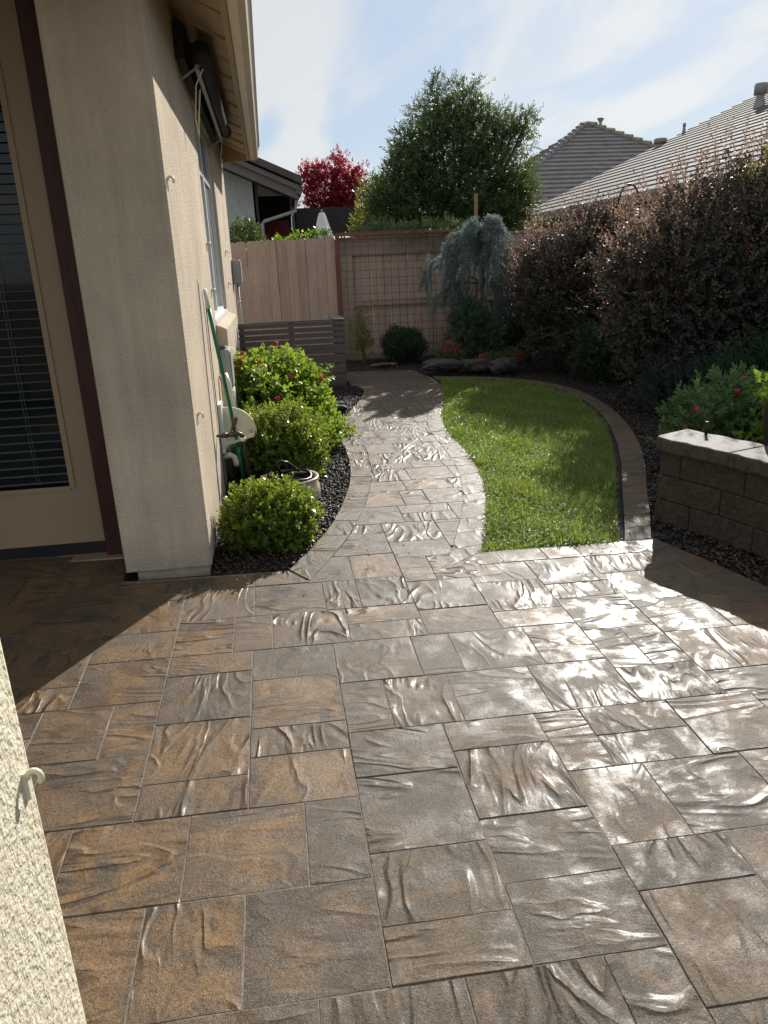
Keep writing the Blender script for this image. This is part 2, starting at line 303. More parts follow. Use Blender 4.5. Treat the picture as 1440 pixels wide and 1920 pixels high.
# ------------------------------------------------------------------ mesh helpers
class MB:
    def __init__(s): s.v = []; s.f = []
    def add(s, v, f):
        k = len(s.v); s.v += [tuple(p) for p in v]; s.f += [tuple(i + k for i in q) for q in f]; return s
    def box(s, x0, x1, y0, y1, z0, z1):
        return s.add([(x0, y0, z0), (x1, y0, z0), (x1, y1, z0), (x0, y1, z0), (x0, y0, z1), (x1, y0, z1), (x1, y1, z1), (x0, y1, z1)],
                     [(3, 2, 1, 0), (4, 5, 6, 7), (0, 1, 5, 4), (1, 2, 6, 5), (2, 3, 7, 6), (3, 0, 4, 7)])
    def prism(s, poly, z0, z1):      # z0, z1: numbers or functions of (x, y)
        n = len(poly); f0 = z0 if callable(z0) else (lambda x, y: z0); f1 = z1 if callable(z1) else (lambda x, y: z1)
        v = [(x, y, f0(x, y)) for x, y in poly] + [(x, y, f1(x, y)) for x, y in poly]
        f = [tuple(range(n - 1, -1, -1)), tuple(range(n, 2 * n))] + [(i, (i + 1) % n, n + (i + 1) % n, n + i) for i in range(n)]
        return s.add(v, f)
    def hexa(s, a, b):               # two quads of 4 points
        return s.add(list(a) + list(b), [(3, 2, 1, 0), (4, 5, 6, 7), (0, 1, 5, 4), (1, 2, 6, 5), (2, 3, 7, 6), (3, 0, 4, 7)])
    def tube(s, pts, r, n=8, cap=True):
        pts = [Vector(p) for p in pts]; rs = r if isinstance(r, (list, tuple)) else [r] * len(pts)
        v = []; f = []; up = None
        for i, p in enumerate(pts):
            t = (pts[min(i + 1, len(pts) - 1)] - pts[max(i - 1, 0)]).normalized()
            if up is None: up = Vector((0, 0, 1)) if abs(t.z) < .9 else Vector((1, 0, 0))
            u = t.cross(up).normalized(); up = u.cross(t).normalized()
            for k in range(n):
                a = 2 * math.pi * k / n; v.append(p + (u * math.cos(a) + up * math.sin(a)) * rs[i])
        for i in range(len(pts) - 1):
            for k in range(n): f.append((i * n + k, i * n + (k + 1) % n, (i + 1) * n + (k + 1) % n, (i + 1) * n + k))
        if cap: f.append(tuple(range(n - 1, -1, -1))); f.append(tuple(len(pts) * n - n + k for k in range(n)))
        return s.add(v, f)
    def lathe(s, prof, c=(0, 0, 0), n=24, wob=0):
        v = []; f = []
        for r, z in prof:
            for k in range(n):
                a = 2 * math.pi * k / n; rr = r * (1 + (wob * math.cos(a * 6) if wob else 0))
                v.append((c[0] + rr * math.cos(a), c[1] + rr * math.sin(a), c[2] + z))
        for i in range(len(prof) - 1):
            for k in range(n): f.append((i * n + k, i * n + (k + 1) % n, (i + 1) * n + (k + 1) % n, (i + 1) * n + k))
        return s.add(v, f)
    def build(s, name, mat, parent=None, smooth=False, loc=None):
        me = bpy.data.meshes.new(name); me.from_pydata([tuple(p) for p in s.v], [], s.f); me.update()
        if smooth:
            me.polygons.foreach_set('use_smooth', [True] * len(me.polygons))
        me.materials.append(mat if not isinstance(mat, str) else M[mat])
        o = bpy.data.objects.new(name, me); C.objects.link(o)
        if parent is not None: o.parent = parent
        if loc is not None: o.location = loc
        if parent is not None and parent.type == 'EMPTY': o.matrix_parent_inverse = parent.matrix_world.inverted()
        return o
def bevel(o, w_=.004, seg=2):
    b = o.modifiers.new('bevel', 'BEVEL'); b.width = w_; b.segments = seg; b.limit_method = 'ANGLE'; return o
def tag(o, label=None, cat=None, group=None, kind=None):
    if label: o['label'] = label
    if cat: o['category'] = cat
    if group: o['group'] = group
    if kind: o['kind'] = kind
    return o
def thing(name, label, cat, loc=(0, 0, 0), group=None, kind=None):
    o = bpy.data.objects.new(name, None); C.objects.link(o); o.location = loc; o.empty_display_size = .1
    o.matrix_world = Matrix.Translation(loc)
    return tag(o, label, cat, group, kind)
def np_mesh(name, V, F, mat, parent=None, kind=None):
    me = bpy.data.meshes.new(name); nv = len(V); nf = len(F); k = F.shape[1]
    me.vertices.add(nv); me.vertices.foreach_set('co', V.astype(np.float32).ravel())
    me.loops.add(nf * k); me.loops.foreach_set('vertex_index', F.astype(np.int32).ravel())
    me.polygons.add(nf); me.polygons.foreach_set('loop_start', np.arange(0, nf * k, k, dtype=np.int32))
    me.update(calc_edges=True); me.materials.append(M[mat])
    o = bpy.data.objects.new(name, me); C.objects.link(o)
    if parent is not None:
        o.parent = parent; o.matrix_parent_inverse = parent.matrix_world.inverted()
    if kind: o['kind'] = kind
    return o
def nrm(a): return a / np.maximum(np.linalg.norm(a, axis=1, keepdims=True), 1e-9)
def sprig_mesh(base, dirs, n, length, leaf, width, opening=.9, droop=0., jitter=.35, start=.15):
    """leaf quads set round little shoots"""
    N = len(base); dirs = nrm(dirs); ref = np.tile([0., 0., 1.], (N, 1)); ref[np.abs(dirs[:, 2]) > .9] = [1, 0, 0]
    u = nrm(np.cross(dirs, ref)); v = np.cross(dirs, u)
    ls = length * RNG.uniform(.6, 1.25, N)[:, None]; ph0 = RNG.uniform(0, 6.28, N)
    Vs = []
    for j in range(n):
        t = start + (1 - start) * (j + .5) / n
        p = base + dirs * ls * t; p[:, 2] -= droop * t * t
        ph = ph0 + j * 2.4 + RNG.normal(0, .3, N); op = opening * (1.15 - .5 * t) + RNG.normal(0, jitter * .5, N)
        ld = dirs * np.cos(op)[:, None] + (u * np.cos(ph)[:, None] + v * np.sin(ph)[:, None]) * np.sin(op)[:, None]
        ld = nrm(ld + RNG.normal(0, jitter * .4, (N, 3)))
        s = nrm(np.cross(ld, dirs + RNG.normal(0, .5, (N, 3))))
        nn = np.cross(s, ld); L = leaf * RNG.uniform(.65, 1.3, N)[:, None]; W = width * RNG.uniform(.7, 1.25, N)[:, None]
        mid = p + ld * L * .48 + nn * L * .07
        Vs.append(np.stack([p, mid + s * W * .5, p + ld * L - nn * L * .05, mid - s * W * .5], 1))
    V = np.concatenate(Vs).reshape(-1, 3); return V, np.arange(len(V)).reshape(-1, 4)
def crown_pts(blobs, N, shell=.2, inner=.25, up=.5, rnd=.45, lump=.14, zmin=None):
    wts = np.array([b[3] * b[4] + b[4] * b[5] + b[3] * b[5] for b in blobs]) * np.array([b[6] if len(b) > 6 else 1 for b in blobs])
    cnt = np.maximum(1, (N * wts / wts.sum()).astype(int)); P = []; D = []
    for b, c in zip(blobs, cnt):
        n = nrm(RNG.normal(0, 1, (c, 3))); r = 1 - np.abs(RNG.normal(0, shell, c)); k = RNG.random(c) < inner
        r[k] = RNG.random(k.sum()) ** .4 * .85
        q = RNG.uniform(0, 6.28, 6)
        r = r * (1 + lump * (np.sin(n[:, 0] * 5 + q[0]) * np.sin(n[:, 2] * 6 + q[1]) + .6 * np.sin(n[:, 0] * 11 + n[:, 1] * 9 + q[2]) * np.sin(n[:, 2] * 10 + q[3])))
        p = n * r[:, None] * np.array(b[3:6]) + np.array(b[:3])
        d = nrm(n * .8 + np.array([0, 0, up]) + RNG.normal(0, rnd, (c, 3)))
        P.append(p); D.append(d)
    P = np.concatenate(P); D = np.concatenate(D)
    if zmin is not None:
        k = P[:, 2] > zmin; P = P[k]; D = D[k]
    return P, D
def foliage(name, parent, mat, blobs, N, n, length, leaf, width, **k):
    sk = {a: k.pop(a) for a in ('opening', 'droop', 'jitter', 'start') if a in k}
    P, D = crown_pts(blobs, N, **k); V, F = sprig_mesh(P, D, n, length, leaf, width, **sk)
    return np_mesh(name, V, F, mat, parent, 'stuff')
def chips(name, P, size, mat, flat=.45, parent=None):
    N = len(P); oct_ = np.array([[1, 0, 0], [0, 1, 0], [-1, 0, 0], [0, -1, 0], [0, 0, 1], [0, 0, -1]], float)
    F = np.array([[0, 1, 4], [1, 2, 4], [2, 3, 4], [3, 0, 4], [1, 0, 5], [2, 1, 5], [3, 2, 5], [0, 3, 5]])
    s = size * RNG.uniform(.5, 1.4, (N, 1, 1)); V = oct_[None] * np.array([1, .7, flat]) * (1 + RNG.normal(0, .22, (N, 6, 1)))
    a = RNG.uniform(0, 6.28, N); b = RNG.normal(0, .4, N)
    ca, sa, cb_, sb = np.cos(a), np.sin(a), np.cos(b), np.sin(b)
    x = V[:, :, 0]; y = V[:, :, 1]; z = V[:, :, 2]
    x2 = x * cb_[:, None] - z * sb[:, None]; z2 = x * sb[:, None] + z * cb_[:, None]
    V = np.stack([x2 * ca[:, None] - y * sa[:, None], x2 * sa[:, None] + y * ca[:, None], z2], 2) * s + P[:, None]
    Fs = (F[None] + (np.arange(N) * 6)[:, None, None]).reshape(-1, 3)
    return np_mesh(name, V.reshape(-1, 3), Fs, mat, parent, 'stuff')
def in_poly(P, poly):
    x, y = P[:, 0], P[:, 1]; r = np.zeros(len(P), bool); n = len(poly)
    for i in range(n):
        x0, y0 = poly[i]; x1, y1 = poly[(i + 1) % n]
        if y0 == y1: continue
        c = ((y0 > y) != (y1 > y)) & (x < (x1 - x0) * (y - y0) / (y1 - y0) + x0); r ^= c
    return r
def scatter(poly, N, zoff=0):
    a = np.array(poly); P = RNG.uniform(a.min(0), a.max(0), (N, 2)); P = P[in_poly(P, poly)]
    return np.c_[P, G(P[:, 0], P[:, 1]) + zoff]
def interp(pts, ax=1):               # x as a function of y along a curve
    ys = np.array([p[1] for p in pts]); xs = np.array([p[0] for p in pts]); o = np.argsort(ys)
    return lambda y: float(np.interp(y, ys[o], xs[o]))
def resample(pts, n):
    p = np.array(pts, float); d = np.r_[0, np.cumsum(np.linalg.norm(np.diff(p, axis=0), axis=1))]; t = np.linspace(0, d[-1], n)
    return np.c_[np.interp(t, d, p[:, 0]), np.interp(t, d, p[:, 1])]

# ------------------------------------------------------------------ ground
mb = MB(); xs = [-900, -60, -6, 9, 60, 900]; ys = [-900, -60, -4, 14, 60, 900]
cl = lambda v, a, b: max(a, min(b, v))
mb.v = [(x, y, G(cl(x, -6, 9), cl(y, -4, 14)) - .06) for y in ys for x in xs]
mb.f = [(j * 6 + i, j * 6 + i + 1, j * 6 + i + 7, j * 6 + i + 6) for j in range(5) for i in range(5)]
tag(mb.build('ground', 'far_ground'), kind='structure')
mb = MB(); mb.v = [(x, y, G(x, y) - .03) for x, y in ((-5, -3), (8, -3), (8, 13.5), (-5, 13.5))]; mb.f = [(0, 1, 2, 3)]
tag(mb.build('garden_soil', 'soil'), kind='structure')

# ------------------------------------------------------------------ curves of the path
Lout_p = [(-.02, 3.64), (.05, 3.8), (.16, 4.01), (.23, 4.22), (.31, 4.45), (.37, 4.7), (.42, 4.93), (.47, 5.18), (.52, 5.65), (.53, 5.95), (.52, 6.4), (.54, 6.71), (.6, 7.16), (.7, 7.61), (.81, 7.97), (.93, 8.37), (1.01, 8.73), (1.05, 9.1)]
Lin_p = [(.07, 3.46), (.2, 3.74), (.3, 3.96), (.38, 4.19), (.45, 4.42), (.52, 4.67), (.57, 4.9), (.63, 5.22), (.675, 5.6), (.69, 5.9), (.68, 6.4), (.71, 6.87), (.78, 7.23), (.89, 7.63), (1.04, 8.19), (1.15, 8.73), (1.2, 9.1)]
Rin_p = [(.77, 3.46), (.79, 3.52), (.89, 3.78), (.98, 4.05), (1.06, 4.27), (1.15, 4.57), (1.21, 4.8), (1.28, 5.19), (1.33, 5.6), (1.35, 6.12), (1.36, 6.52), (1.39, 6.92), (1.49, 7.36), (1.62, 7.84), (1.79, 8.54), (1.9, 9.1)]
Rout_p = [(1.02, 3.68), (1.12, 3.93), (1.21, 4.22), (1.28, 4.46), (1.36, 4.77), (1.41, 4.99), (1.46, 5.33), (1.49, 5.7), (1.51, 6.05), (1.51, 6.44), (1.54, 6.84), (1.63, 7.32), (1.77, 7.87), (1.92, 8.43), (2.03, 9.1)]
Lout, Lin, Rin, Rout = map(interp, (Lout_p, Lin_p, Rin_p, Rout_p))
Dout = lambda y: 2.05 - .304 * (y - 3.71); Din = lambda y: 1.868 - .314 * (y - 3.71)
Ein = [(1.86, 3.70), (2.04, 4.08), (2.29, 4.64), (2.55, 5.2), (2.80, 5.80), (3.05, 6.5), (3.23, 7.15), (3.33, 7.8), (3.34, 8.35), (3.24, 8.85), (3.02, 9.17), (2.7, 9.42), (2.3, 9.58), (2.06, 9.62)]
Eout = [(2.03, 3.72), (2.21, 4.08), (2.45, 4.6), (2.71, 5.13), (2.97, 5.73), (3.21, 6.43), (3.39, 7.1), (3.49, 7.78), (3.5, 8.4), (3.38, 8.95), (3.12, 9.3), (2.76, 9.57), (2.33, 9.73), (2.06, 9.78)]

patio = thing('patio', None, None, kind='structure'); path = thing('path', None, None, kind='structure')
def sheet(name, poly, mat, parent, dz):
    mb = MB(); mb.v = [(x, y, G(x, y) + dz) for x, y in poly]; mb.f = [tuple(range(len(poly)))]
    return mb.build(name, mat, parent)
sheet('joint_sand', [(-4, -1.5), (3.6, -1.5)] + [(Dout(y), y) for y in (0, 1.5, 3.0)] + [(2.045, 3.71), (1.02, 3.70), (.05, 3.50), (-.02, 3.64), (-.86, 3.66), (-.86, 4.1), (-4, 4.1)], 'sand', patio, -.0022)
sheet('joint_sand', [(x, y) for x, y in Lout_p] + [(.95, 9.5), (.95, 10.5), (1.9, 10.5), (2.03, 9.8)] + [(x, y) for x, y in Rout_p[::-1]] + [(.8, 3.5), (.05, 3.5)], 'sand', path, -.0075)

def clip_poly(poly, a, b, c):        # keep a*x+b*y<=c
    o = []
    for i, p in enumerate(poly):
        q = poly[(i + 1) % len(poly)]; dp = a * p[0] + b * p[1] - c; dq = a * q[0] + b * q[1] - c
        if dp <= 0: o.append(p)
        if dp * dq < 0:
            t = dp / (dp - dq); o.append((p[0] + (q[0] - p[0]) * t, p[1] + (q[1] - p[1]) * t))
    return o
def area(p): return abs(sum(p[i][0] * p[(i + 1) % len(p)][1] - p[(i + 1) % len(p)][0] * p[i][1] for i in range(len(p)))) / 2
def paver(poly, parent, name='paver', mat='paver', gap=.0010):
    if len(poly) < 3 or area(poly) < .0015: return
    cx = sum(p[0] for p in poly) / len(poly); cy = sum(p[1] for p in poly) / len(poly)
    pts = []
    for i, p in enumerate(poly):
        q = poly[(i + 1) % len(poly)]; d = math.hypot(q[0] - p[0], q[1] - p[1])
        if d < .004: continue
        n = max(1, min(4, int(d / .07)))
        for k in range(n):
            t = k / n; j = 0 if k == 0 else random.uniform(-.0013, .0013)
            x = p[0] + (q[0] - p[0]) * t + j; y = p[1] + (q[1] - p[1]) * t + j; pts.append((x, y))
    def ins(x, y, d):
        dx_, dy_ = cx - x, cy - y; sx = 1 if dx_ > 0 else -1; sy = 1 if dy_ > 0 else -1
        l_ = max(abs(dx_), 1e-4); m_ = max(abs(dy_), 1e-4); mxx = max(abs(px - cx) for px, _ in pts) + 1e-6; mxy = max(abs(py - cy) for _, py in pts) + 1e-6
        return x + dx_ / mxx * d, y + dy_ / mxy * d
    h0 = random.uniform(-.0012, .0012); ax = random.uniform(-.004, .004); ay = random.uniform(-.004, .004)
    Z = lambda x, y, o: G(x, y) + h0 + ax * (x - cx) + ay * (y - cy) + o
    a = [ins(x, y, gap) for x, y in pts]; b = [ins(x, y, gap + .0022) for x, y in pts]; n = len(a)
    v = [(x, y, Z(x, y, -.03)) for x, y in a] + [(x, y, Z(x, y, -.0022)) for x, y in a] + [(x, y, Z(x, y, 0)) for x, y in b]
    f = [(i, (i + 1) % n, n + (i + 1) % n, n + i) for i in range(n)] + [(n + i, n + (i + 1) % n, 2 * n + (i + 1) % n, 2 * n + i) for i in range(n)] + [tuple(range(2 * n, 3 * n))]
    if mat == 'paver':                                      # stone colour by position: mostly orange to the left, more grey to the right
        po = .62 if cx < -.15 else .10 if cx < .5 else .05; pg = .08 if cx < -.15 else .25 if cx < .5 else .42; q = PR.random()
        if (round((cx + .024) / .0826 * 2), round((cy - 1.246) / .0792 * 2)) in RUST: q = 0
        mat = 'paver_orange' if q < po else 'paver_grey' if q < po + pg else 'paver'
    mb = MB(); mb.add(v, f); return mb.build(name, mat, parent)
PR = random.Random(5)
RUST = {(-16, 36), (-16, 20), (-4, 12), (-7, 4), (-8, 24), (-8, 38), (0, 30), (2, 44), (-14, 28)}
XI = lambda i: -.024 + .0826 * i
YJ = lambda j: 1.246 + .0792 * j
PV = [(10, 14, -2, 2), (14, 18, 0, 4), (8, 10, -4, 0), (4, 8, -4, 0), (0, 4, -4, 0), (-4, 0, -3, 0), (-9, -5, 0, 4), (-5, -2, 0, 4), (-2, 2, 0, 4), (2, 6, 2, 5), (2, 6, 0, 2),
      (6, 10, 3, 6), (6, 10, 0, 3), (10, 14, 2, 4), (-12, -8, 4, 8), (-8, -4, 4, 8), (-4, 0, 4, 8), (0, 2, 4, 8), (2, 6, 5, 9), (6, 10, 6, 10), (10, 13, 4, 8), (13, 17, 4, 8), (17, 20, 4, 8),
      (-6, -2, 8, 10), (-10, -6, 8, 12), (-6, -2, 10, 14), (-2, 2, 8, 11), (-2, 2, 11, 13), (-2, 2, 13, 17), (-2, 2, 17, 20), (-6, -2, 14, 18), (-6, -2, 18, 20), (2, 6, 9, 12), (6, 10, 10, 12),
      (10, 12, 8, 12), (12, 16, 10, 12), (12, 16, 8, 10), (16, 20, 8, 12), (20, 24, 8, 12), (2, 4, 12, 16), (4, 7, 12, 16), (7, 11, 12, 16), (11, 15, 12, 16), (15, 19, 12, 15), (19, 23, 12, 14),
      (15, 17, 15, 19), (17, 19, 15, 19), (19, 21, 14, 18), (21, 25, 14, 18), (2, 6, 16, 20), (6, 8, 16, 20), (8, 12, 16, 20), (12, 15, 16, 20), (15, 19, 19, 23), (19, 23, 18, 22),
      (-6, -3, 20, 24), (-3, -1, 20, 24), (-1, 3, 20, 24), (3, 7, 20, 22), (3, 7, 22, 24), (7, 11, 20, 23), (7, 11, 23, 27), (11, 15, 20, 22), (11, 15, 22, 26), (-10, -6, 16, 20), (-10, -6, 20, 23),
      (-14, -10, 18, 22), (-14, -10, 16, 18), (-11, -8, 12, 16), (-8, -6, 12, 16), (-15, -11, 12, 14), (-15, -11, 14, 16), (-2, 2, 24, 28), (2, 4, 24, 28), (4, 7, 24, 28), (-6, -2, 24, 28),
      (11, 15, 26, 29), (15, 19, 23, 25), (15, 19, 25, 29), (19, 22, 22, 26), (19, 23, 26, 29), (22, 26, 22, 26), (23, 27, 18, 22), (23, 26, 26, 29),
      (4, 7, 28, 32), (0, 4, 28, 32), (7, 9, 27, 31), (9, 13, 27, 31), (7, 11, 31, 34), (11, 14, 31, 34), (7, 11, 34, 38), (11, 15, 34, 38), (3, 7, 32, 36), (2, 7, 36, 38)]
occ = set(); 
for (a, b, c, d) in PV:
    for i in range(a, b):
        for j in range(c, d): occ.add((i, j))
I0, I1, J0, J1 = -36, 34, -14, 38
def fits(i, j, wi, hj, lim): return all((i + p, j + q) not in occ and lim(i + p, j + q) for p in range(wi) for q in range(hj))
def fill(lim, js, is_, dst):
    for j in js:
        for i in is_:
            if (i, j) in occ or not lim(i, j): continue
            opts = [(4, 4), (3, 4), (4, 3), (4, 2), (2, 4)]; random.shuffle(opts); opts += [(3, 3), (3, 2), (2, 3), (2, 2), (4, 1), (3, 1), (2, 1), (1, 4), (1, 3), (1, 2), (1, 1)]
            for wi, hj in opts:
                if fits(i, j, wi, hj, lim):
                    dst.append((i, i + wi, j, j + hj))
                    for p in range(wi):
                        for q in range(hj): occ.add((i + p, j + q))
                    break
PF = []
fill(lambda i, j: I0 <= i < I1 and J0 <= j < 28, range(J0, 28), range(I0, I1), PF)
fill(lambda i, j: I0 <= i < -10 and 28 <= j < 36, range(28, 36), range(I0, -10), PF)
fill(lambda i, j: 9 <= i < 28 and 28 <= j < 29, range(28, 29), range(9, 28), PF)
for (a, b, c, d) in PV + PF:
    x0, x1, y0, y1 = XI(a), XI(b), YJ(c), YJ(d)
    if c >= 28 and a >= -1 or (c == 27 and a == 9):       # on the path
        pr = path
        P = []; Q = []
        for y in np.linspace(y0, y1, 7):
            l_ = max(x0, Lin(y)); r_ = min(x1, Rin(y)) if y > 3.46 else x1
            if r_ - l_ > .012: P.append((l_, y)); Q.append((r_, y))
        if len(P) < 2: continue
        if all(abs(p[0] - x0) < 1e-6 for p in P): P = [P[0], P[-1]]
        if all(abs(q[0] - x1) < 1e-6 for q in Q): Q = [Q[0], Q[-1]]
        paver(Q + P[::-1], pr); continue
    poly = [(x0, y0), (x1, y0), (x1, y1), (x0, y1)]
    if a >= 8: poly = clip_poly(poly, 1, .314, 1.868 + .314 * 3.71)
    if a >= 8: poly = clip_poly(poly, 0, 1, 3.528)
    if a < -9 and c >= 20: poly = clip_poly(poly, 0, 1, 4.06)
    if a < -9 and d > 28: poly = clip_poly(poly, 1, 0, -.855)
    paver(poly, patio)
# course against the planting bed and round the pillar
for x0, x1 in ((-.86, -.62), (-.62, -.40), (-.40, -.19)): paver([(x0, 3.47), (x1, 3.47), (x1, 3.625), (x0, 3.625)], patio, 'border_stone')
paver([(-.19, 3.47), (.082, 3.472), (-.022, 3.640), (-.19, 3.625)], patio, 'border_stone')
# course in front of the lawn
paver([(.785, 3.512), (1.11, 3.535), (1.11, 3.69), (1.03, 3.697), (.90, 3.60)], patio, 'border_stone')
for x0, x1 in ((1.11, 1.36), (1.36, 1.55), (1.55, 1.785)): paver([(x0, 3.535), (x1, 3.535), (x1 - .005, 3.69), (x0 - .005, 3.69)], patio, 'border_stone')
paver([(1.785, 3.535), (1.87, 3.54), (1.915, 3.56), (2.03, 3.68), (2.04, 3.705), (1.785, 3.70)], patio, 'border_stone')
y = 3.70; k = 0
while y > -1.2:
    s = (.21, .24, .27, .23)[k % 4]; y2 = y - s
    a = [(Dout(y), y), (Din(y) + (.06 if k == 0 else 0), y - (.11 if k == 0 else .1)), (Din(y2), y2 - .1), (Dout(y2), y2)]
    paver(a, patio, 'border_stone'); y = y2; k += 1
# path rows further on, laid as random ashlar
y = YJ(38); k = 0
while y < 9.3:
    hgt = (4, 4, 3, 4, 2)[k % 5] * .0792; y2 = y + hgt; x = .3 + random.uniform(0, .25)
    while x < 2.2:
        wd = random.choice((4, 4, 3, 2, 3)) * .0826
        P = []; Q = []
        for yy in np.linspace(y, y2, 5):
            l_ = max(x, Lin(yy)); r_ = min(x + wd, Rin(yy))
            if r_ - l_ > .01: P.append((l_, yy)); Q.append((r_, yy))
        if len(P) >= 2:
            if all(abs(p[0] - x) < 1e-6 for p in P): P = [P[0], P[-1]]
            if all(abs(q[0] - x - wd) < 1e-6 for q in Q): Q = [Q[0], Q[-1]]
            if wd > .3 and hgt > .3 and random.random() < .25 and len(P) == 2 and len(Q) == 2:
                ym = (y + y2) / 2
                paver([(x, y), (x + wd, y), (x + wd, ym), (x, ym)], path); paver([(x, ym), (x + wd, ym), (x + wd, y2), (x, y2)], path)
            else: paver(Q + P[::-1], path)
        x += wd
    y = y2; k += 1
for yy, hh in ((9.33, .3), (9.63, .31), (9.94, .3), (10.24, .24)):
    x = .92
    for wd in random.sample([.33, .25, .33, .33, .17, .25], 6):
        x1 = min(x + wd, 2.05 - max(0, yy - 9.6) * .35)
        if x1 - x > .05: paver([(x, yy), (x1, yy), (x1, yy + hh), (x, yy + hh)], path)
        x = x1
# soldier course borders of the path
for k in range(23):
    a = 3.655 + .236 * k; b = a + .236
    if b > 9.2: break
    ai = a - .10 if k == 0 else a - .03
    paver([(Lout(a), a), (Lin(ai - (.06 if k == 0 else 0)), ai - (.06 if k == 0 else 0)), (Lin(b - .03), b - .03), (Lout(b), b)], path, 'border_stone')
paver([(1.028, 3.70), (.898, 3.603), (.785, 3.516), (Rin(3.77), 3.77), (Rout(3.81), 3.81)], path, 'border_stone')
for k in range(23):
    a = 3.81 + .236 * k; b = a + .236
    if b > 9.3: break
    paver([(Rin(a - .04), a - .04), (Rout(a), a), (Rout(b), b), (Rin(b - .04), b - .04)], path, 'border_stone')
edg = thing('lawn_edging', 'curved strip of wet paving stones edging the far side of the lawn', 'edging', (2.03, 3.7, G(2.03, 3.7)))
ra, rb = resample(Ein, 33), resample(Eout, 33)
for i in range(32): paver([tuple(ra[i]), tuple(rb[i]), tuple(rb[i + 1]), tuple(ra[i + 1])], edg, 'border_stone', 'edging')
sheet('joint_sand', Eout + Ein[::-1], 'sand', edg, -.012)

# ------------------------------------------------------------------ lawn
lawn_poly = [(1.045, 3.705), (1.83, 3.705)] + [(x - .05, y + (.0 if y < 8 else -.05)) for x, y in Ein[1:]] + [(2.12, 9.5)] + [(x - .004, y) for x, y in Rout_p[::-1]]
tag(sheet('lawn', lawn_poly, 'lawn_soil', None, -.018), kind='structure')
P = scatter(lawn_poly, 250000, -.02); N = len(P)
near = P[:, 1] < 6.5; keep = near | (RNG.random(N) < .6); P = P[keep]; N = len(P)
az = RNG.uniform(0, 6.28, N) ; lean = RNG.uniform(.3, 1.35, N); Lb = RNG.uniform(.022, .066, N) * (1 + .4 * np.sin(P[:, 0] * 9) * np.sin(P[:, 1] * 7)); wb = RNG.uniform(.0018, .0042, N) * (1 + .35 * (P[:, 1] > 6.5))
dirh = np.c_[np.cos(az), np.sin(az), np.zeros(N)]; side = np.c_[-np.sin(az), np.cos(az), np.zeros(N)]
up = np.array([0, 0, 1.])
mid = P + (up * np.cos(lean * .5)[:, None] + dirh * np.sin(lean * .5)[:, None]) * (Lb * .55)[:, None]
tip = mid + (up * np.cos(lean * 1.5)[:, None] + dirh * np.sin(lean * 1.5)[:, None]) * (Lb * .5)[:, None]
V = np.stack([P - side * wb[:, None], P + side * wb[:, None], mid + side * wb[:, None] * .8, mid - side * wb[:, None] * .8, tip], 1).reshape(-1, 3)
b5 = np.arange(N)[:, None] * 5
Q4 = b5 + np.array([[0, 1, 2, 3]])
F1 = np.concatenate([b5 + np.array([[0, 1, 2]]), b5 + np.array([[0, 2, 3]]), b5 + np.array([[3, 2, 4]])])
tag(np_mesh('grass', V, F1, 'grass'), 'short green grass of the curved lawn beside the path', 'grass', kind='stuff')

# ------------------------------------------------------------------ planting beds
bedL = [(-.41, 3.64), (-.03, 3.645)] + [(x - .01, y) for x, y in Lout_p[1:]] + [(.9, 9.44), (-.41, 9.44)]
bedR = [(2.06, 3.70)] + Eout[1:] + [(2.0, 9.9), (1.6, 10.5), (.95, 10.55), (.9, 11.8), (5.4, 11.8), (5.4, -1), (3.5, -1)] + [(Dout(y) + .01, y) for y in (0, 1, 2, 3, 3.69)]
P = scatter(bedL, 30000); P[:, 2] += RNG.uniform(-.025, .004, len(P)) - .004
tag(chips('pebble_mulch', P, .0125, 'pebble', .6), 'dark pebble mulch between the house wall and the path', 'mulch', kind='stuff')
P = scatter(bedR, 120000); k = (RNG.random(len(P)) < np.clip(9 / (1 + P[:, 1] ** 1.6 * .45), .25, 1)); P = P[k]; P[:, 2] += RNG.uniform(-.03, .006, len(P))
P2 = P
tag(chips('bark_mulch', P2, .017, 'chip', .35), 'dark bark mulch covering the bed along the right fence', 'mulch', kind='stuff')

# ------------------------------------------------------------------ house
house = thing('house', 'tan stucco house wall with corner pillar, glazed door and eave on the left', 'house', (-.41, 3.7, G(-.41, 3.7)))
ZT = 3.02
def pr(name, mat, *b, parent=house, bv=None, smooth=False):
    m = MB(); m.box(*b); o = m.build(name, mat, parent, smooth)
    if bv: bevel(o, bv)
    return o
bv = .008
# corner pillar and side wall with window opening
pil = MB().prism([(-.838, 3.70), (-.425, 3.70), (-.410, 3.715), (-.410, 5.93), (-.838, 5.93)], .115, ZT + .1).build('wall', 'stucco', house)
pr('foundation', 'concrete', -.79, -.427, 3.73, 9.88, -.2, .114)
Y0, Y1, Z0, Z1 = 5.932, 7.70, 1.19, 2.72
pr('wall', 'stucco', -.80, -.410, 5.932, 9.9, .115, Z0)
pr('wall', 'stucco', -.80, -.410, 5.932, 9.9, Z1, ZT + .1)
pr('wall', 'stucco', -.80, -.4105, Y1, 9.9, Z0 + .001, Z1 - .001)
